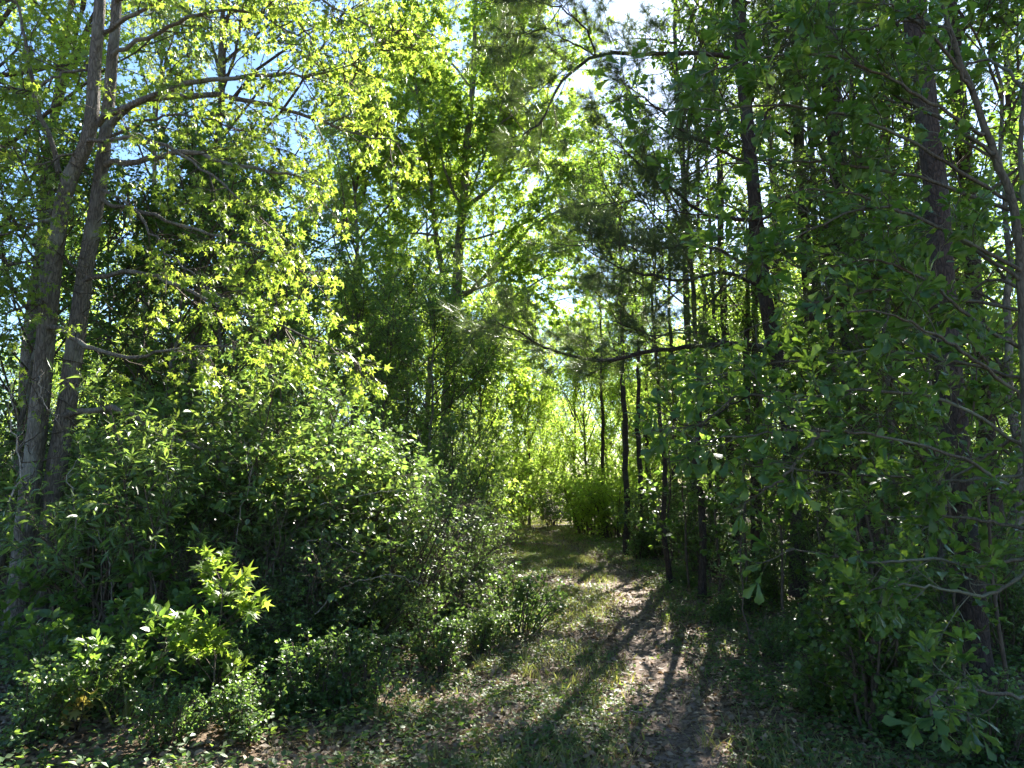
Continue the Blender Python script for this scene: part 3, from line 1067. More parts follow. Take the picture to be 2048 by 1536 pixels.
place(pinesC, used, 1440, 17.0, 1.0, 5.2, 'slim dark trunk far back beside the slim pine under the bough', stand)
place(pinesC, used, 1512, 11.5, .95, .7, 'slim dark trunk just on the lane side of the leaning pine', stand, tilt=(0, .03))
place(pinesC, used, 1572, 14.5, 1.1, 1.5, 'slim dark trunk crossing behind the leaning pine', stand, tilt=(0, -.02))
place(pinesC, used, 1668, 12.5, 1.1, 2.5, 'slim dark trunk between the grey pine and the straight dark pine', stand)
place(pinesC, used, 1775, 11.5, 1.1, 3.6, 'slim dark trunk just past the straight dark pine', stand, tilt=(0, .02))
place(pinesC, used, 1870, 14.0, 1.2, 4.5, 'slim dark trunk far behind the thickest pine', stand)
place(pinesC, used, 1350, 19.0, .75, .8, 'slim far pine behind the young oak branch tips', stand)

# ------------------------------------------------------------------ broadleaf trees round the lane
tulA = broadleaf('broadleaf_tree', 61, 14, .15, .28, 24, 3.0, 'tulip', STARLITE, .11, 18)
palA = broadleaf('pale_leaved_tree', 62, 14, .14, .22, 26, 2.9, 'pale', KITE, .075, 30)
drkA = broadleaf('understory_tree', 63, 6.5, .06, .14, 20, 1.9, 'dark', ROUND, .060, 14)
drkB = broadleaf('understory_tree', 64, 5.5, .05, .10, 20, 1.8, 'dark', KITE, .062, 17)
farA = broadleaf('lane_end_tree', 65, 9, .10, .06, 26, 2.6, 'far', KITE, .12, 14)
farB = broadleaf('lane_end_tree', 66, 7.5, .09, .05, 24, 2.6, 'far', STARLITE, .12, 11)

place(palA, used, 390, 13.0, 1.0, .4, 'airy pale-leaved tree standing behind the twin-trunked sweetgum')
place(palA, used, 1590, 20.0, .9, 5.0, 'fine-leaved tree behind the grey pine and the leaning pine')
place(palA, used, 250, 19.0, 1.05, 2.0, 'farther pale-leaved tree hidden behind the sweetgum trunks')
place(tulA, used, 40, 12.0, 1.0, 1.2, 'dark broadleaf behind the base of the twin-trunked sweetgum')
place(tulA, used, 700, 21.0, .92, 4.2, 'broadleaf far behind the thicket, under the blue sky gap')
place(tulA, used, 560, 27.0, .75, .2, 'distant broadleaf low in the blue sky gap')
place(tulA, used, -160, 9.0, 1.0, 3.2, 'broadleaf at the picture edge beyond the sweetgum trunks')
place(tulA, used, 850, 26.0, .95, 5.2, 'broadleaf right behind the forked tree')
place(tulA, used, 770, 31.0, 1.45, 2.2, 'tall broadleaf far behind the forked tree, on its thicket side')
place(tulA, used, 985, 33.0, 1.5, 1.5, 'tall broadleaf far behind the forked tree, on its lane side')
canA = broadleaf('canopy_tree', 68, 8.8, .06, .46, 22, 1.9, 'oak', KITE, .075, 9, up=.2, bark='pinebark')
place(canA, used, 1395, 10.2, .96, .3, 'slender leafy tree whose crown fills the sky between the needle boughs')
place(canA, used, 1335, 11.6, .8, 2.4, 'slender leafy tree on the lane side of the needle boughs')
place(canA, used, 1500, 10.8, 1.02, 4.4, 'slender leafy tree crowding the trunk of the leaning pine')
place(canA, used, 1660, 9.6, 1.0, 5.5, 'slender leafy tree between leaning pine and straight dark pine')
us = 'understory trees in the shade of the thicket'
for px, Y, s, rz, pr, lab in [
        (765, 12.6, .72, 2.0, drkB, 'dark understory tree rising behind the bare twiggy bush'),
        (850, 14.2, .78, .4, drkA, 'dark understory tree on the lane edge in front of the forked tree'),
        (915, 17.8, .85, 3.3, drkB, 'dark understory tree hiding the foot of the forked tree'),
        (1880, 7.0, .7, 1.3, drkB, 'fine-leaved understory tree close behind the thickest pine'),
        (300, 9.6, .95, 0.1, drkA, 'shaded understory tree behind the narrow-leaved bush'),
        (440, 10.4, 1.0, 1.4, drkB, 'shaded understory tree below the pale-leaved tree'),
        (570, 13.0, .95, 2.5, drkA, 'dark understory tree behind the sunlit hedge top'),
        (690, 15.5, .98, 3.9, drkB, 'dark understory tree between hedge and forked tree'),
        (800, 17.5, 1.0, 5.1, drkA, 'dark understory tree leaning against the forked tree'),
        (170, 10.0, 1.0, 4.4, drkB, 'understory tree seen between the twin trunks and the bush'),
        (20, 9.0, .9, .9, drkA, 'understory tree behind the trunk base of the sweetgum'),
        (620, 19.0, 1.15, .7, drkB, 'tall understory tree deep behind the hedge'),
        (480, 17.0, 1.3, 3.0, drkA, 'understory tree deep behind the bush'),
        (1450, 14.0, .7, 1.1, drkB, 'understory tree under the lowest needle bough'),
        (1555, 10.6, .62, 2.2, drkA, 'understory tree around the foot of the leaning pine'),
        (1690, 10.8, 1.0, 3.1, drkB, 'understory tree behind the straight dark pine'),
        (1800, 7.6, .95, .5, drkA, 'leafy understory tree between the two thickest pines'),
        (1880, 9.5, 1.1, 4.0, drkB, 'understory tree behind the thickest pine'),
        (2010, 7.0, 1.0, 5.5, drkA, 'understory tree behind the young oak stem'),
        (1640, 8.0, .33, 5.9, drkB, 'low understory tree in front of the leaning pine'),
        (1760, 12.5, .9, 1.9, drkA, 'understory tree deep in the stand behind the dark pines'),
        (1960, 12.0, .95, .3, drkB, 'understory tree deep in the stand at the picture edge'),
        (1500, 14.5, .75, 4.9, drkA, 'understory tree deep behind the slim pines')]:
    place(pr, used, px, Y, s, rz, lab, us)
le = 'sunlit trees round the far end of the lane'
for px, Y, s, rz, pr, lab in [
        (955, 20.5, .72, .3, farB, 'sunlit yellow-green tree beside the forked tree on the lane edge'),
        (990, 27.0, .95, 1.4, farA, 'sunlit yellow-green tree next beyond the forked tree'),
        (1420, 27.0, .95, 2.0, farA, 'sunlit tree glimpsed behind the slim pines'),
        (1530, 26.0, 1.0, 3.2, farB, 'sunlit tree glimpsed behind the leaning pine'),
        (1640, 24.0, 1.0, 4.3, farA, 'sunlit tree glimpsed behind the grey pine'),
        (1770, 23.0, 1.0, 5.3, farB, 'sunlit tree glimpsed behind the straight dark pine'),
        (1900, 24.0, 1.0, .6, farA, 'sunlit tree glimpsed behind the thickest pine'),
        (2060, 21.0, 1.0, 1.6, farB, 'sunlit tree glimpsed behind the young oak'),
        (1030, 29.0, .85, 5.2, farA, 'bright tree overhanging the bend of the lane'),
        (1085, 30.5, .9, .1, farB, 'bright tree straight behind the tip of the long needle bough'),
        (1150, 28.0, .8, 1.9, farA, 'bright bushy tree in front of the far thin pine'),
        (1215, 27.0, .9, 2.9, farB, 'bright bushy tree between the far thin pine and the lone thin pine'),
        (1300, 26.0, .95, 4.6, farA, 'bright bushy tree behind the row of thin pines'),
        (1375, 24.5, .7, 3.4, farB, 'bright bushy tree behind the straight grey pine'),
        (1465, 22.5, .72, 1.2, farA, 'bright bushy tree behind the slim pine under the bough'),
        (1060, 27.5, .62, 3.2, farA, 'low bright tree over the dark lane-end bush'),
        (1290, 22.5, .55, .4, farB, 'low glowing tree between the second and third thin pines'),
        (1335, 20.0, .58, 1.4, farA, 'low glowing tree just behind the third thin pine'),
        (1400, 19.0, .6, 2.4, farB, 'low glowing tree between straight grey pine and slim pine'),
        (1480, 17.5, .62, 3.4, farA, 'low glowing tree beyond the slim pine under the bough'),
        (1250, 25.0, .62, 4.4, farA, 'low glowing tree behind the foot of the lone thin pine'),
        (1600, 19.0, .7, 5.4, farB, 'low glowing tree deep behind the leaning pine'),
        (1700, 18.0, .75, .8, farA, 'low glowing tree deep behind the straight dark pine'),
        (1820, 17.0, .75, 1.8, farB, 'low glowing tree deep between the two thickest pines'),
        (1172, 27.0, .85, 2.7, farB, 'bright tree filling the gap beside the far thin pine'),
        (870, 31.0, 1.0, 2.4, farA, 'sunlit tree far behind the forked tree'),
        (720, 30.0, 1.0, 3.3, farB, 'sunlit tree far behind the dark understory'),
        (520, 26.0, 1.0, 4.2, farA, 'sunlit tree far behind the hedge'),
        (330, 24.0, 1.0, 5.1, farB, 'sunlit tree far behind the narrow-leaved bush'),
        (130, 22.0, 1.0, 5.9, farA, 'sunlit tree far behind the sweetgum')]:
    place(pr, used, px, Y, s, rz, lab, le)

rng = np.random.default_rng(67)
for i in range(34):
    px = -250 + 2550 * (i + rng.random()) / 34
    Y = rng.uniform(50, 66) if 900 < px < 1500 else rng.uniform(30, 48)
    place((farA, farB)[i % 2], used, px, Y, rng.uniform(.9, 1.15), rng.uniform(0, 6.28), 'distant tree in the bright wood that closes the view', 'distant trees of the wood', sxy=1.25)
# ------------------------------------------------------------------ shrubs
myr = shrub('narrow_leaved_bush', 71, 2.3, 1.0, 9, 'myrtle', LANCE, .090, 9, 7, 5, .45, up=.6, lt=.3)
prvA = shrub('privet_bush', 72, 1.9, 1.0, 22, 'privet', KITE, .050, 11, 8, 6, .08, up=.4)
prvC = shrub('tall_privet', 79, 2.25, 1.0, 18, 'privet', KITE, .052, 11, 8, 6, .55, up=.4)
prvB = shrub('privet_bush', 73, 1.5, 1.1, 22, 'privet', KITE, .048, 11, 8, 6, .06, up=.4)
lowA = shrub('low_bush', 74, .75, .55, 16, 'privet', ROUND, .036, 8, 6, 4, .1, up=.4)
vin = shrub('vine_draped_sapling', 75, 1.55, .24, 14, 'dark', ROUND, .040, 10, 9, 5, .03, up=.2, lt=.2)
sunb = shrub('sun_brightened_bush', 78, 1.9, 1.1, 20, 'far', KITE, .075, 9, 8, 5, .05, up=.4)  # lane-end bush in the brightened leaf colour, so it looks sunlit
tk = 'bushes of the thicket along the lane'
put(myr, X_(330, 6.2), 6.2, 1.0, .2, 'narrow-leaved bush with long bright leaves beside the sweetgum trunks', group=tk)
put(myr, X_(470, 6.9), 6.9, 1.1, 2.2, 'second narrow-leaved bush, between the first one and the hedge', group=tk)
put(myr, X_(200, 7.4), 7.4, .95, 4.0, 'narrow-leaved bush close behind the twin trunks', group=tk)
for px, Y, s, rz, pr, lab in [
        (620, 7.4, 1.15, .3, prvC, 'sunlit hedge-like privet bush at the top of the thicket'),
        (730, 7.9, .8, 1.7, prvC, 'privet bush at the lane end of the sunlit hedge'),
        (540, 8.2, 1.15, 2.9, prvC, 'tall privet bush behind the narrow-leaved bushes'),
        (830, 9.8, .85, 4.1, prvA, 'dark privet bush halfway along the thicket'),
        (885, 11.5, .9, 5.0, prvB, 'privet bush on the lane edge below the forked tree'),
        (900, 13.0, 1.2, .8, prvA, 'privet bush just in front of the forked tree trunk'),
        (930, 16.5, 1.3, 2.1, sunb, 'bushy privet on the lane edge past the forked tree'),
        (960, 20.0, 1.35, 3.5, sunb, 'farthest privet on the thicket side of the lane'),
        (640, 6.3, .62, 5.7, prvB, 'low sunlit privet spilling toward the lane'),
        (720, 6.7, .6, 1.1, prvB, 'low silvery privet at the foot of the thicket'),
        (590, 6.0, .42, 2.3, prvB, 'low shaded privet at the near end of the thicket'),
        (790, 7.6, .6, 3.7, prvB, 'low dark privet beside the grassy lane'),
        (430, 7.6, .9, 4.6, prvC, 'shaded privet between the narrow-leaved bushes'),
        (230, 8.6, 1.1, 5.5, prvB, 'shaded privet beyond the sweetgum trunks'),
        (1180, 23.0, 1.3, .2, sunb, 'round sunlit bush at the far end of the lane'),
        (1230, 21.0, 1.1, 1.3, sunb, 'sunlit bush around the far thin pine'),
        (1105, 26.5, .8, 2.7, prvA, 'dark bush closing the end of the lane'),
        (1010, 34.0, 2.2, 4.7, sunb, 'large sunlit bush at the bend of the lane'),
        (1330, 15.5, 1.0, 3.9, prvB, 'shaded bush between the thin pines and the slim pines'),
        (1400, 12.5, .8, 4.8, prvA, 'shaded bush at the foot of the slim pines'),
        (1530, 9.9, .6, 5.7, prvB, 'shaded bush beside the foot of the leaning pine'),
        (1660, 8.6, .5, .9, prvA, 'shaded bush between leaning pine and straight dark pine'),
        (1840, 7.2, .5, 2.0, prvB, 'shaded bush behind the vine-draped sapling'),
        (1950, 13.0, 1.2, .4, prvA, 'bush far back between the thickest pine and the young oak stem'),
        (2060, 11.0, 1.1, 2.4, prvB, 'bush far back behind the young oak stem'),
        (1850, 15.0, 1.3, 4.4, prvA, 'bush far back in the stand, closing the dark gap between pines'),
        (1720, 15.5, 1.2, 5.2, prvB, 'bush far back behind the straight dark pine'),
        (1600, 14.5, 1.1, 1.5, prvA, 'bush far back behind the foot of the leaning pine'),
        (60, 10.5, 1.2, 3.0, prvA, 'bush far behind the foot of the sweetgum'),
        (1170, 28.0, 1.1, 1.9, sunb, 'sunlit bush closing the gap beside the far thin pine'),
        (1030, 28.0, 1.2, 4.0, sunb, 'sunlit bush closing the gap at the bend of the lane'),
        (1240, 27.0, 1.2, 5.0, sunb, 'sunlit bush closing the gap behind the lone thin pine'),
        (1990, 6.4, .6, 3.1, prvA, 'shaded bush behind the young oak, near the picture edge')]:
    put(pr, X_(px, Y), Y, s, rz, lab, group=tk if px < 1000 else 'bushes under the pines')
brush = shrub('twiggy_bush', 76, 1.7, 1.0, 26, 'privet', KITE, .045, 2, 9, 6, .08, up=.3)
brd = shrub('broad_leaved_bush', 77, 2.0, .9, 12, 'myrtle', ROUND, .060, 8, 7, 5, .52, up=.5)
put(brd, X_(590, 6.9), 6.9, 1.0, .5, 'broad-leaved sunlit bush on the near side of the hedge', group=tk)
put(brd, X_(700, 7.2), 7.2, .95, 2.5, 'broad-leaved sunlit bush at the crest of the hedge', group=tk)
put(brd, X_(120, 8.4), 8.4, 1.1, 4.5, 'broad-leaved bush just behind the sweetgum trunks', group=tk)
put(brd, X_(400, 8.6), 8.6, 1.3, 1.5, 'broad-leaved bush half hidden behind the narrow-leaved bushes', group=tk)
bt = 'bare twiggy bushes of the thicket'
put(brush, X_(770, 7.4), 7.4, 1.0, .4, 'brown twiggy bush nearly bare of leaves at the dark heart of the thicket', group=bt)
put(brush, X_(860, 9.0), 9.0, 1.0, 1.9, 'brown twiggy bush beside the lane, under the dark privet', group=bt)
put(brush, X_(600, 6.4), 6.4, .8, 3.3, 'brown twiggy bush below the sunlit hedge', group=bt)
put(brush, X_(450, 6.6), 6.6, .8, 5.0, 'brown twiggy bush behind the sunlit sapling', group=bt)
put(brush, X_(940, 12.0), 12.0, .9, 2.6, 'brown twiggy bush leaning over the far grassy verge', group=bt)
put(brush, X_(1820, 8.0), 8.0, .8, .9, 'brown twiggy bush on the shaded floor between the thick pines', group=bt)
put(vin, X_(1700, 4.9), 4.9, 1.0, .4, 'sapling smothered in small dark vine leaves beside the lane', 'sapling')

# ------------------------------------------------------------------ sweetgum saplings and other small plants
def sapling(name, seed, H, mat, tpl, size, nb=9, per=4, whorl=4, bl=.35, t0=.3, flat=.7, bark='twig', lean=(0, 0), width=1.0):
    rng = np.random.default_rng(seed)
    root = empty(name, (0, 0, 0))
    k = 10
    z = np.linspace(-.04, H, k)
    w = np.cumsum(rng.normal(size=(k, 2)) * .018 * H, 0)
    w -= w[0]
    st = np.column_stack([w[:, 0] + lean[0] * z, w[:, 1] + lean[1] * z, z])
    b = MB()
    tube(b, st, [.004 + .004 * H, .002], 6)
    b.build('stem', M[bark], root, smooth=True)
    br = grow(rng, st[None], nb, bl * H, (.8, 1.3), t0, 1, 6, .12, (0, 0, .15), .5, flat)
    tw = grow(rng, br, 3, bl * H * .4, (.5, 1.0), .3, 1, 4, .15, (0, 0, .05), .3, flat)
    tw = np.concatenate([tw, resample(st, 20)[None, -4:], br[:, -4:]])
    b = MB()
    sticks(b, br, .0028, .0015)
    sticks(b, tw, .0016, .001)
    b.build('twigs', M[bark], root, stuff=True)
    p, d, n, s = leaf_set(rng, tw, per, size, .2, 1.3, .25, .8)
    b = MB()
    leaves(b, tpl, p, d, n, s, np.clip(rng.normal(.5, .25, len(p)), 0, 1), width)
    b.build('foliage', M[mat], root, stuff=True)
    register(root)
    return root


def at_px(px, py):
    """ground point under a photo pixel"""
    yc = (768 - py) / F
    Y = EYE * (CP - yc * SP) / -(SP + yc * CP)
    p = P(px, py, Y)
    return p[0], p[1]


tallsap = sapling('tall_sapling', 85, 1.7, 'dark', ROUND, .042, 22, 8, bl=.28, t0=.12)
gumsap = sapling('sweetgum_sapling', 81, .92, 'gum', STAR, .085, 16, 6, bl=.42, t0=.2)
put(gumsap, *at_px(410, 1485), 1.0, .3, 'brightly sunlit sweetgum sapling in front of the dark thicket', 'sapling')
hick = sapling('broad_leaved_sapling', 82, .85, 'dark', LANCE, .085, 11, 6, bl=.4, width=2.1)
sp = 'saplings on the shaded forest floor'
put(hick, *at_px(70, 1470), .7, .2, 'broad-leaved sapling below the sweetgum trunks', 'sapling', sp)
put(hick, *at_px(230, 1440), .75, 2.2, 'broad-leaved sapling between the sweetgum trunks and the sunlit sapling', 'sapling', sp)
put(hick, *at_px(300, 1370), 1.05, 4.0, 'broad-leaved sapling deeper under the narrow-leaved bush', 'sapling', sp)
put(hick, *at_px(140, 1380), .75, 5.2, 'broad-leaved sapling at the very foot of the sweetgum', 'sapling', sp)
put(hick, *at_px(300, 1480), .75, .8, 'small broad-leaved sapling just beside the sunlit sapling', 'sapling', sp)
put(hick, *at_px(380, 1400), .8, 3.1, 'small broad-leaved sapling behind the sunlit sapling', 'sapling', sp)
put(hick, *at_px(150, 1520), .6, 1.9, 'small broad-leaved sapling next to the yellowing seedling', 'sapling', sp)
put(hick, *at_px(470, 1380), .7, 4.9, 'small broad-leaved sapling at the dark edge of the thicket', 'sapling', sp)
put(hick, *at_px(20, 1380), .9, 1.2, 'broad-leaved sapling cut by the picture edge', 'sapling', sp)
elm = sapling('thin_sapling', 83, 1.7, 'privet', ROUND, .05, 12, 5, bl=.25, t0=.25)
put(elm, *at_px(1500, 1290), 1.0, .6, 'thin upright sapling under the lowest young oak branch', 'sapling', sp)
put(elm, *at_px(1420, 1200), .9, 2.6, 'thin sapling at the edge of the shaded stand beside the lane', 'sapling', sp)
put(elm, *at_px(1790, 1330), 1.0, 4.2, 'thin sapling between the vine-draped sapling and the thickest pine', 'sapling', sp)
put(elm, *at_px(520, 1330), 1.0, 3.1, 'thin sapling at the near corner of the thicket', 'sapling', sp)
put(elm, *at_px(300, 1290), 1.3, 1.1, 'tall thin sapling in the shade behind the sunlit sapling', 'sapling', sp)
put(elm, *at_px(180, 1330), 1.2, 5.1, 'tall thin sapling close to the twin trunks', 'sapling', sp)

for px, Y, s_, rz, lab in [(1372, 11.0, 2.0, .3, 'added tall leafy sapling screening the thin lane-side trunks and breaking up their shadows'),  # first four saplings added to break up trunk shadows and hide bare trunks
                           (1425, 10.0, 2.1, 1.3, 'added tall leafy sapling dappling the shaded corner where the trunks begin'),
                           (1330, 13.0, 2.0, 2.3, 'added tall leafy sapling in front of the third thin pine'),
                           (1480, 9.2, 1.9, 3.3, 'added tall leafy sapling near the foot of the leaning pine'),
                           (1560, 8.0, 1.7, 4.3, 'tall leafy sapling in front of the grey pine'),
                           (1745, 7.0, 1.8, 5.3, 'tall leafy sapling in front of the straight dark pine'),
                           (1965, 5.2, 1.6, .8, 'tall leafy sapling half covering the thickest pine trunk'),
                           (1880, 5.4, 1.3, 1.8, 'leafy sapling against the lane side of the thickest pine')]:
    put(tallsap, X_(px, Y), Y, s_, rz, lab, 'sapling', sp)

lb = 'low bushes beside the lane'
for px, py, s, rz, lab in [
        (1035, 1265, .95, .2, 'knee-high bush with silvery sunlit leaves at the middle of the lane edge'),
        (960, 1300, .6, 1.2, 'small bush between the silvery bush and the thicket'),
        (870, 1340, .7, 2.4, 'small dark bush where thicket meets grass'),
        (720, 1420, .75, 3.3, 'small shaded bush at the near foot of the thicket'),
        (620, 1440, .7, 4.1, 'leafy low bush next to the sunlit sapling'),
        (500, 1500, .5, 5.0, 'low bush at the foot of the sunlit sapling'),
        (330, 1530, .5, .7, 'low bush near the picture bottom beside the sunlit sapling'),
        (50, 1535, .6, 2.0, 'low dark bush in the corner below the sweetgum'),
        (190, 1490, .55, 3.0, 'low dark bush between the small saplings'),
        (110, 1430, .7, 4.0, 'low dark bush in front of the sweetgum trunks'),
        (270, 1400, .7, 5.0, 'low dark bush behind the small saplings'),
        (420, 1430, .7, .6, 'low dark bush behind the foot of the sunlit sapling'),
        (1560, 1330, .5, 1.9, 'low bush beside the thin upright sapling'),
        (1620, 1300, .5, 2.7, 'low bush under the young oak in dappled light'),
        (1640, 1420, .5, 3.9, 'low bush in front of the vine-draped sapling'),
        (1760, 1430, .5, 4.7, 'low bush behind the vine-draped sapling, flecked with light'),
        (1850, 1450, .7, 5.6, 'low bush at the foot of the thickest pine'),
        (1980, 1530, .7, .4, 'low bush at the picture corner under the young oak'),
        (1440, 1250, .5, 1.5, 'low bush on the shaded side of the track'),
        (1500, 1230, .5, 2.9, 'low bush deeper in shade past the track'),
        (1380, 1170, .5, 4.4, 'low bush far up the shaded side of the track'),
        (1480, 1180, .5, 5.3, 'low bush below the slim pines'),
        (1280, 1120, .9, .9, 'low bush at the foot of the thin lane-side pines'),
        (940, 1210, .9, 1.8, 'low bush on the grassy verge below the privet'),
        (900, 1240, .8, 3.5, 'low bush tucked against the dark privet')]:
    put(lowA, *at_px(px, py), s, rz, lab, 'shrub', lb)

yel = sapling('yellow_seedling', 84, .22, 'yellow', STARLITE, .06, 5, 4, bl=.45)
put(yel, *at_px(150, 1515), 1.0, .5, 'small yellowing seedling near the bottom beside the shaded saplings', 'seedling')

# grass tufts one can pick out
def tuft(seed, n, h, wdt, bw=1.0):
    rng = np.random.default_rng(seed)
    b = MB()
    a = rng.uniform(0, 2 * np.pi, n)
    p = np.column_stack([rng.normal(0, wdt, n), rng.normal(0, wdt, n), np.full(n, -.01)])
    d = unit(np.column_stack([np.cos(a) * .4, np.sin(a) * .4, np.ones(n)]) + .15 * rng.normal(size=(n, 3)))
    nrm = -np.column_stack([np.cos(a), np.sin(a), np.zeros(n)])
    tv, tf = BLADE
    tv = tv.copy()
    tv[:, 2] *= -1.6
    leaves(b, (tv, tf), p, d, nrm, h * rng.uniform(.5, 1.1, n), rng.random(n), bw)
    o = b.build('grass_tuft', M['grass'])
    tag(o, kind='stuff')
    del o['kind']
    register(o)
    return o


tA, tB = tuft(91, 44, .17, .05, .55), tuft(92, 34, .22, .045, .5)
rng = np.random.default_rng(93)
spots = [(700, 1470), (760, 1440), (650, 1500), (810, 1400), (850, 1420), (900, 1350), (930, 1380), (970, 1340), (1000, 1400), (1050, 1350), (1090, 1310),
         (1130, 1270), (1160, 1240), (1010, 1290), (880, 1460), (960, 1460), (1040, 1440), (1110, 1390), (1140, 1340), (1180, 1300), (1080, 1480), (1150, 1450),
         (740, 1500), (800, 1500), (1000, 1500), (1200, 1260), (1080, 1230), (1010, 1230), (1140, 1200), (1070, 1180), (1390, 1390), (1430, 1350), (1480, 1420),
         (1420, 1480), (1380, 1300), (1350, 1250), (560, 1510), (860, 1510), (920, 1420), (1230, 1510)]
for i, (px, py) in enumerate(spots):
    x, y = at_px(px + rng.uniform(-12, 12), py + rng.uniform(-8, 8))
    o = put((tA, tB)[i % 2], x, y, rng.uniform(.6, 1.15), rng.uniform(0, 6.28), 'small tuft of grass blades growing in the leaf-strewn lane', 'grass tuft', 'grass tufts in the lane')
long_t = tuft(94, 16, .55, .03, .5)
put(long_t, *at_px(240, 1500), 1.0, .3, 'long arching grass clump beside the sunlit sapling', 'grass tuft')

# dead sticks and hanging dry vines
def dead_stick(pp, y0, y1, r, label, cat='branch', side=6, sl=.25):
    rng = np.random.default_rng(abs(hash(label)) % 1000 if False else len(label) * 7 + int(pp[0][0]))
    L = limb_path(pp, y0, y1, 18, rng, .012)
    base = L[0]
    root = empty('dead_branch', base, label, cat)
    b = MB()
    tube(b, L, [r, r * .7, r * .4], 6, .1, rng)
    b.build('stick', M['dead'], root, base, smooth=True)
    sub = grow(rng, L[None], side, sl, (.4, 1.0), .2, 1, 5, .2, (0, 0, -.1), .3)
    b = MB()
    sticks(b, sub, r * .35, .001)
    b.build('side_twigs', M['dead'], root, base, stuff=True)


dead_stick([(640, 1010), (700, 993), (760, 985), (850, 978)], 6.4, 6.9, .006, 'pale bare stick jutting from the dark middle of the thicket', sl=.3)
dead_stick([(130, 1130), (150, 1060), (148, 1000), (140, 950), (165, 900)], 6.3, 6.4, .008, 'pale crooked dead branch upright beside the sweetgum base')
dead_stick([(20, 1000), (40, 940), (25, 850), (22, 770)], 5.8, 6.2, .008, 'curved pale dead branch hanging in front of the sweetgum trunk')
dead_stick([(80, 740), (85, 800), (110, 830), (118, 850)], 6.3, 6.2, .006, 'short curved dead twig hanging from the sweetgum trunk')
dead_stick([(830, 1150), (880, 1110), (930, 1060), (960, 1030)], 9.0, 9.2, .008, 'dark bare branch leaning out of the thicket toward the lane', sl=.4)
dead_stick([(560, 1100), (640, 1080), (720, 1110)], 6.4, 6.2, .006, 'arching bare cane over the low sunlit privet')
dead_stick([(1180, 1440), (1240, 1425), (1300, 1430)], 5.1, 5.15, .006, 'small fallen stick lying across the dirt track')

for pp, y0, y1, lab in [
        ([(540, 1180), (560, 1060), (600, 980), (660, 950)], 6.3, 6.6, 'pale arching cane rising from the twiggy bush under the hedge'),
        ([(700, 1150), (690, 1050), (660, 990), (650, 930)], 6.9, 6.8, 'thin dry cane standing in front of the hedge crest'),
        ([(740, 1140), (735, 1060), (715, 1000), (700, 985)], 7.0, 6.9, 'thin dry vine hanging from the jutting pale stick'),
        ([(820, 1160), (830, 1060), (850, 960), (840, 860)], 8.3, 8.5, 'dark slim stem rising out of the thicket by the lane'),
        ([(480, 1230), (470, 1080), (500, 960), (490, 880)], 6.2, 6.4, 'dry slim stem rising behind the sunlit sapling'),
        ([(300, 1250), (310, 1100), (330, 990), (345, 860)], 6.0, 6.1, 'bare slim stem within the narrow-leaved bush'),
        ([(230, 1260), (215, 1120), (190, 1040), (200, 960)], 6.4, 6.5, 'bare crooked stem between twin trunks and narrow-leaved bush'),
        ([(620, 1240), (680, 1180), (760, 1150), (840, 1165)], 6.0, 6.3, 'dry cane sprawling over the low silvery privet')]:
    dead_stick(pp, y0, y1, .006, lab, 'branch', 9, .3)

# ------------------------------------------------------------------ stuff on the ground: dry leaves, straw, grass, ground cover
def scatter(rng, n, xr, yr, power=1.6):
    y = yr[0] * (yr[1] / yr[0]) ** rng.random(n)
    x = rng.uniform(*xr, n)
    return x, y


rng = np.random.default_rng(101)
# dry leaves
x, y = scatter(rng, 125000, (-7, 7.5), (3.2, 26))
keep = rng.random(len(x)) < .25 + .9 * vnoise(x, y, .9, 8) ** 1.3
x, y = x[keep], y[keep]
n = len(x)
sz = rng.uniform(.022, .062, n) * (1 + .02 * y)
b = MB()
d = rvec(rng, n)
d[:, 2] *= .25
nm = unit(np.array([0, 0, 1.0]) + .45 * rng.normal(size=(n, 3)))
tv, tf = ROUND
tv = tv.copy()
tv[:, 2] *= 2.2
half = n // 2
leaves(b, (tv, tf), on_ground(x, y, .012)[:half], d[:half], nm[:half], sz[:half], rng.random(half), .9)
tv, tf = OAK
leaves(b, KITE, on_ground(x, y, .012 + .03 * rng.random(n))[half:], d[half:], nm[half:], sz[half:], rng.random(n - half))
o = b.build('fallen_leaves', M['litter'], stuff=True)
tag(o, 'dry brown fallen leaves strewn over the lane and forest floor', 'leaf litter')
# pine straw
x, y = scatter(rng, 50000, (-6, 7), (3.2, 20))
keep = rng.random(len(x)) < .15 + .85 * (x > path_x(y) - .4) * vnoise(x, y, 1.3, 9)
x, y = x[keep], y[keep]
n = len(x)
b = MB()
p = on_ground(x, y, .016)
a = rng.uniform(0, 6.28, n)
d = np.column_stack([np.cos(a), np.sin(a), rng.normal(0, .12, n)]) * rng.uniform(.08, .18, n)[:, None]
sd = np.column_stack([-np.sin(a), np.cos(a), np.zeros(n)]) * (.0014 + .00018 * y)[:, None]
v = np.stack([p - sd, p + sd, p + d], 1).reshape(-1, 3)
b.add(v, f3=np.arange(n * 3).reshape(-1, 3), tint=np.repeat(rng.random(n), 3))
o = b.build('pine_straw', M['straw'], stuff=True)
tag(o, 'fallen reddish pine needles scattered over the track and floor', 'pine straw')
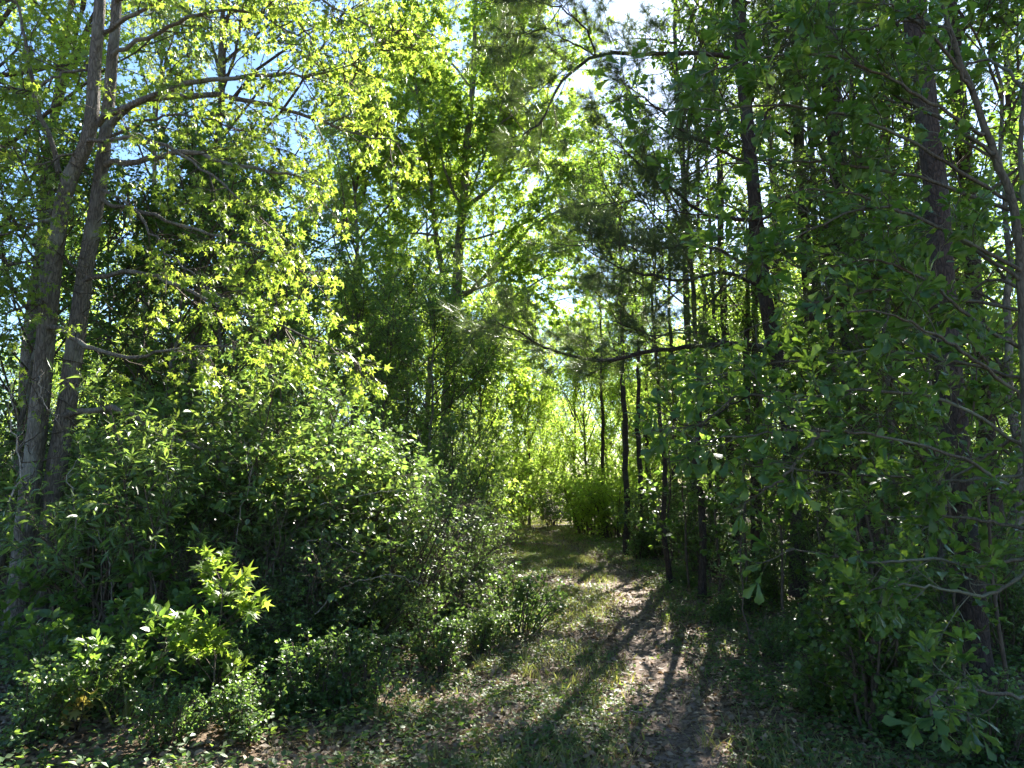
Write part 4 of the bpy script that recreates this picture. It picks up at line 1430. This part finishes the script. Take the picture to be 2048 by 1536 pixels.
# grass of the lane
x, y = scatter(rng, 210000, (-2.2, 4.2), (3.3, 34))
off = np.abs(x - path_x(y))
rut = np.abs(x - rut_x(y))
dens = np.clip(1.25 - off / 1.7, 0, 1) * np.clip(vnoise(x, y, .55, 11) * 1.7 - .45, 0.04, 1) * np.clip(rut / .4 - .3 + np.clip((y - 9) / 6, 0, .7), .08, 1) * np.clip(.36 + y / 24, 0, 1.3)
keep = rng.random(len(x)) < dens
x, y = x[keep], y[keep]
n = len(x)
a = rng.uniform(0, 6.28, n)
d = unit(np.column_stack([np.cos(a) * .55, np.sin(a) * .55, np.ones(n)]))
nrm = np.column_stack([np.cos(a), np.sin(a), np.zeros(n)])
b = MB()
leaves(b, BLADE, on_ground(x, y, -.005), d, nrm, rng.uniform(.03, .11, n) * (1 + .012 * y), rng.random(n), 1.0 + .06 * y.mean())
o = b.build('grass', M['grass'], stuff=True)
tag(o, 'short patchy grass growing along the woodland lane', 'grass')


# low leafy ground cover
def cover(name, label, n0, xr, yr, fn, size, mat, seed, hgt=.09):
    rng = np.random.default_rng(seed)
    x, y = scatter(rng, n0, xr, yr)
    keep = rng.random(n0) < fn(x, y)
    x, y = x[keep], y[keep]
    m = len(x)
    per = 6
    X = np.repeat(x, per) + rng.normal(0, .03, m * per)
    Y = np.repeat(y, per) + rng.normal(0, .03, m * per)
    h = np.repeat(rng.uniform(.01, hgt, m), per) * rng.uniform(.4, 1.2, m * per)
    p = on_ground(X, Y) + np.column_stack([np.zeros(m * per), np.zeros(m * per), h])
    a = rng.uniform(0, 6.28, m * per)
    d = np.column_stack([np.cos(a), np.sin(a), rng.normal(.1, .3, m * per)])
    nm = unit(np.array([0, 0, 1.0]) + .4 * rng.normal(size=(m * per, 3)))
    b = MB()
    leaves(b, KITE, p, d, nm, size * rng.uniform(.6, 1.3, m * per) * (1 + .02 * Y), rng.random(m * per), 1.1)
    o = b.build(name, M[mat], stuff=True)
    tag(o, label, 'ground cover')


cover('ground_cover', 'carpet of small green leaves covering the shaded floor under the pines', 26000, (1.4, 9.5), (3.2, 22),
      lambda x, y: np.clip((x - path_x(y) - .7) / .9, 0, 1) * np.clip(vnoise(x, y, .8, 15) * 1.6 - .25, .03, 1), .038, 'cover', 111, .16)
cover('ground_cover', 'low green seedlings and vines covering the floor beneath the thicket', 18000, (-8, .2), (3.2, 22),
      lambda x, y: np.clip((path_x(y) - x - 1.0) / .8, 0, 1) * np.clip(vnoise(x, y, .8, 16) * 1.6 - .2, .05, 1), .042, 'cover', 112, .18)
cover('ground_cover', 'scattered small weeds growing between the grass of the lane', 30000, (-1.2, 3.2), (3.2, 26),
      lambda x, y: np.clip(np.abs(x - rut_x(y)) / .5 - .2, .05, 1) * np.clip(vnoise(x, y, .5, 17) * 1.5 - .35, .05, 1), .028, 'cover', 113, .05)
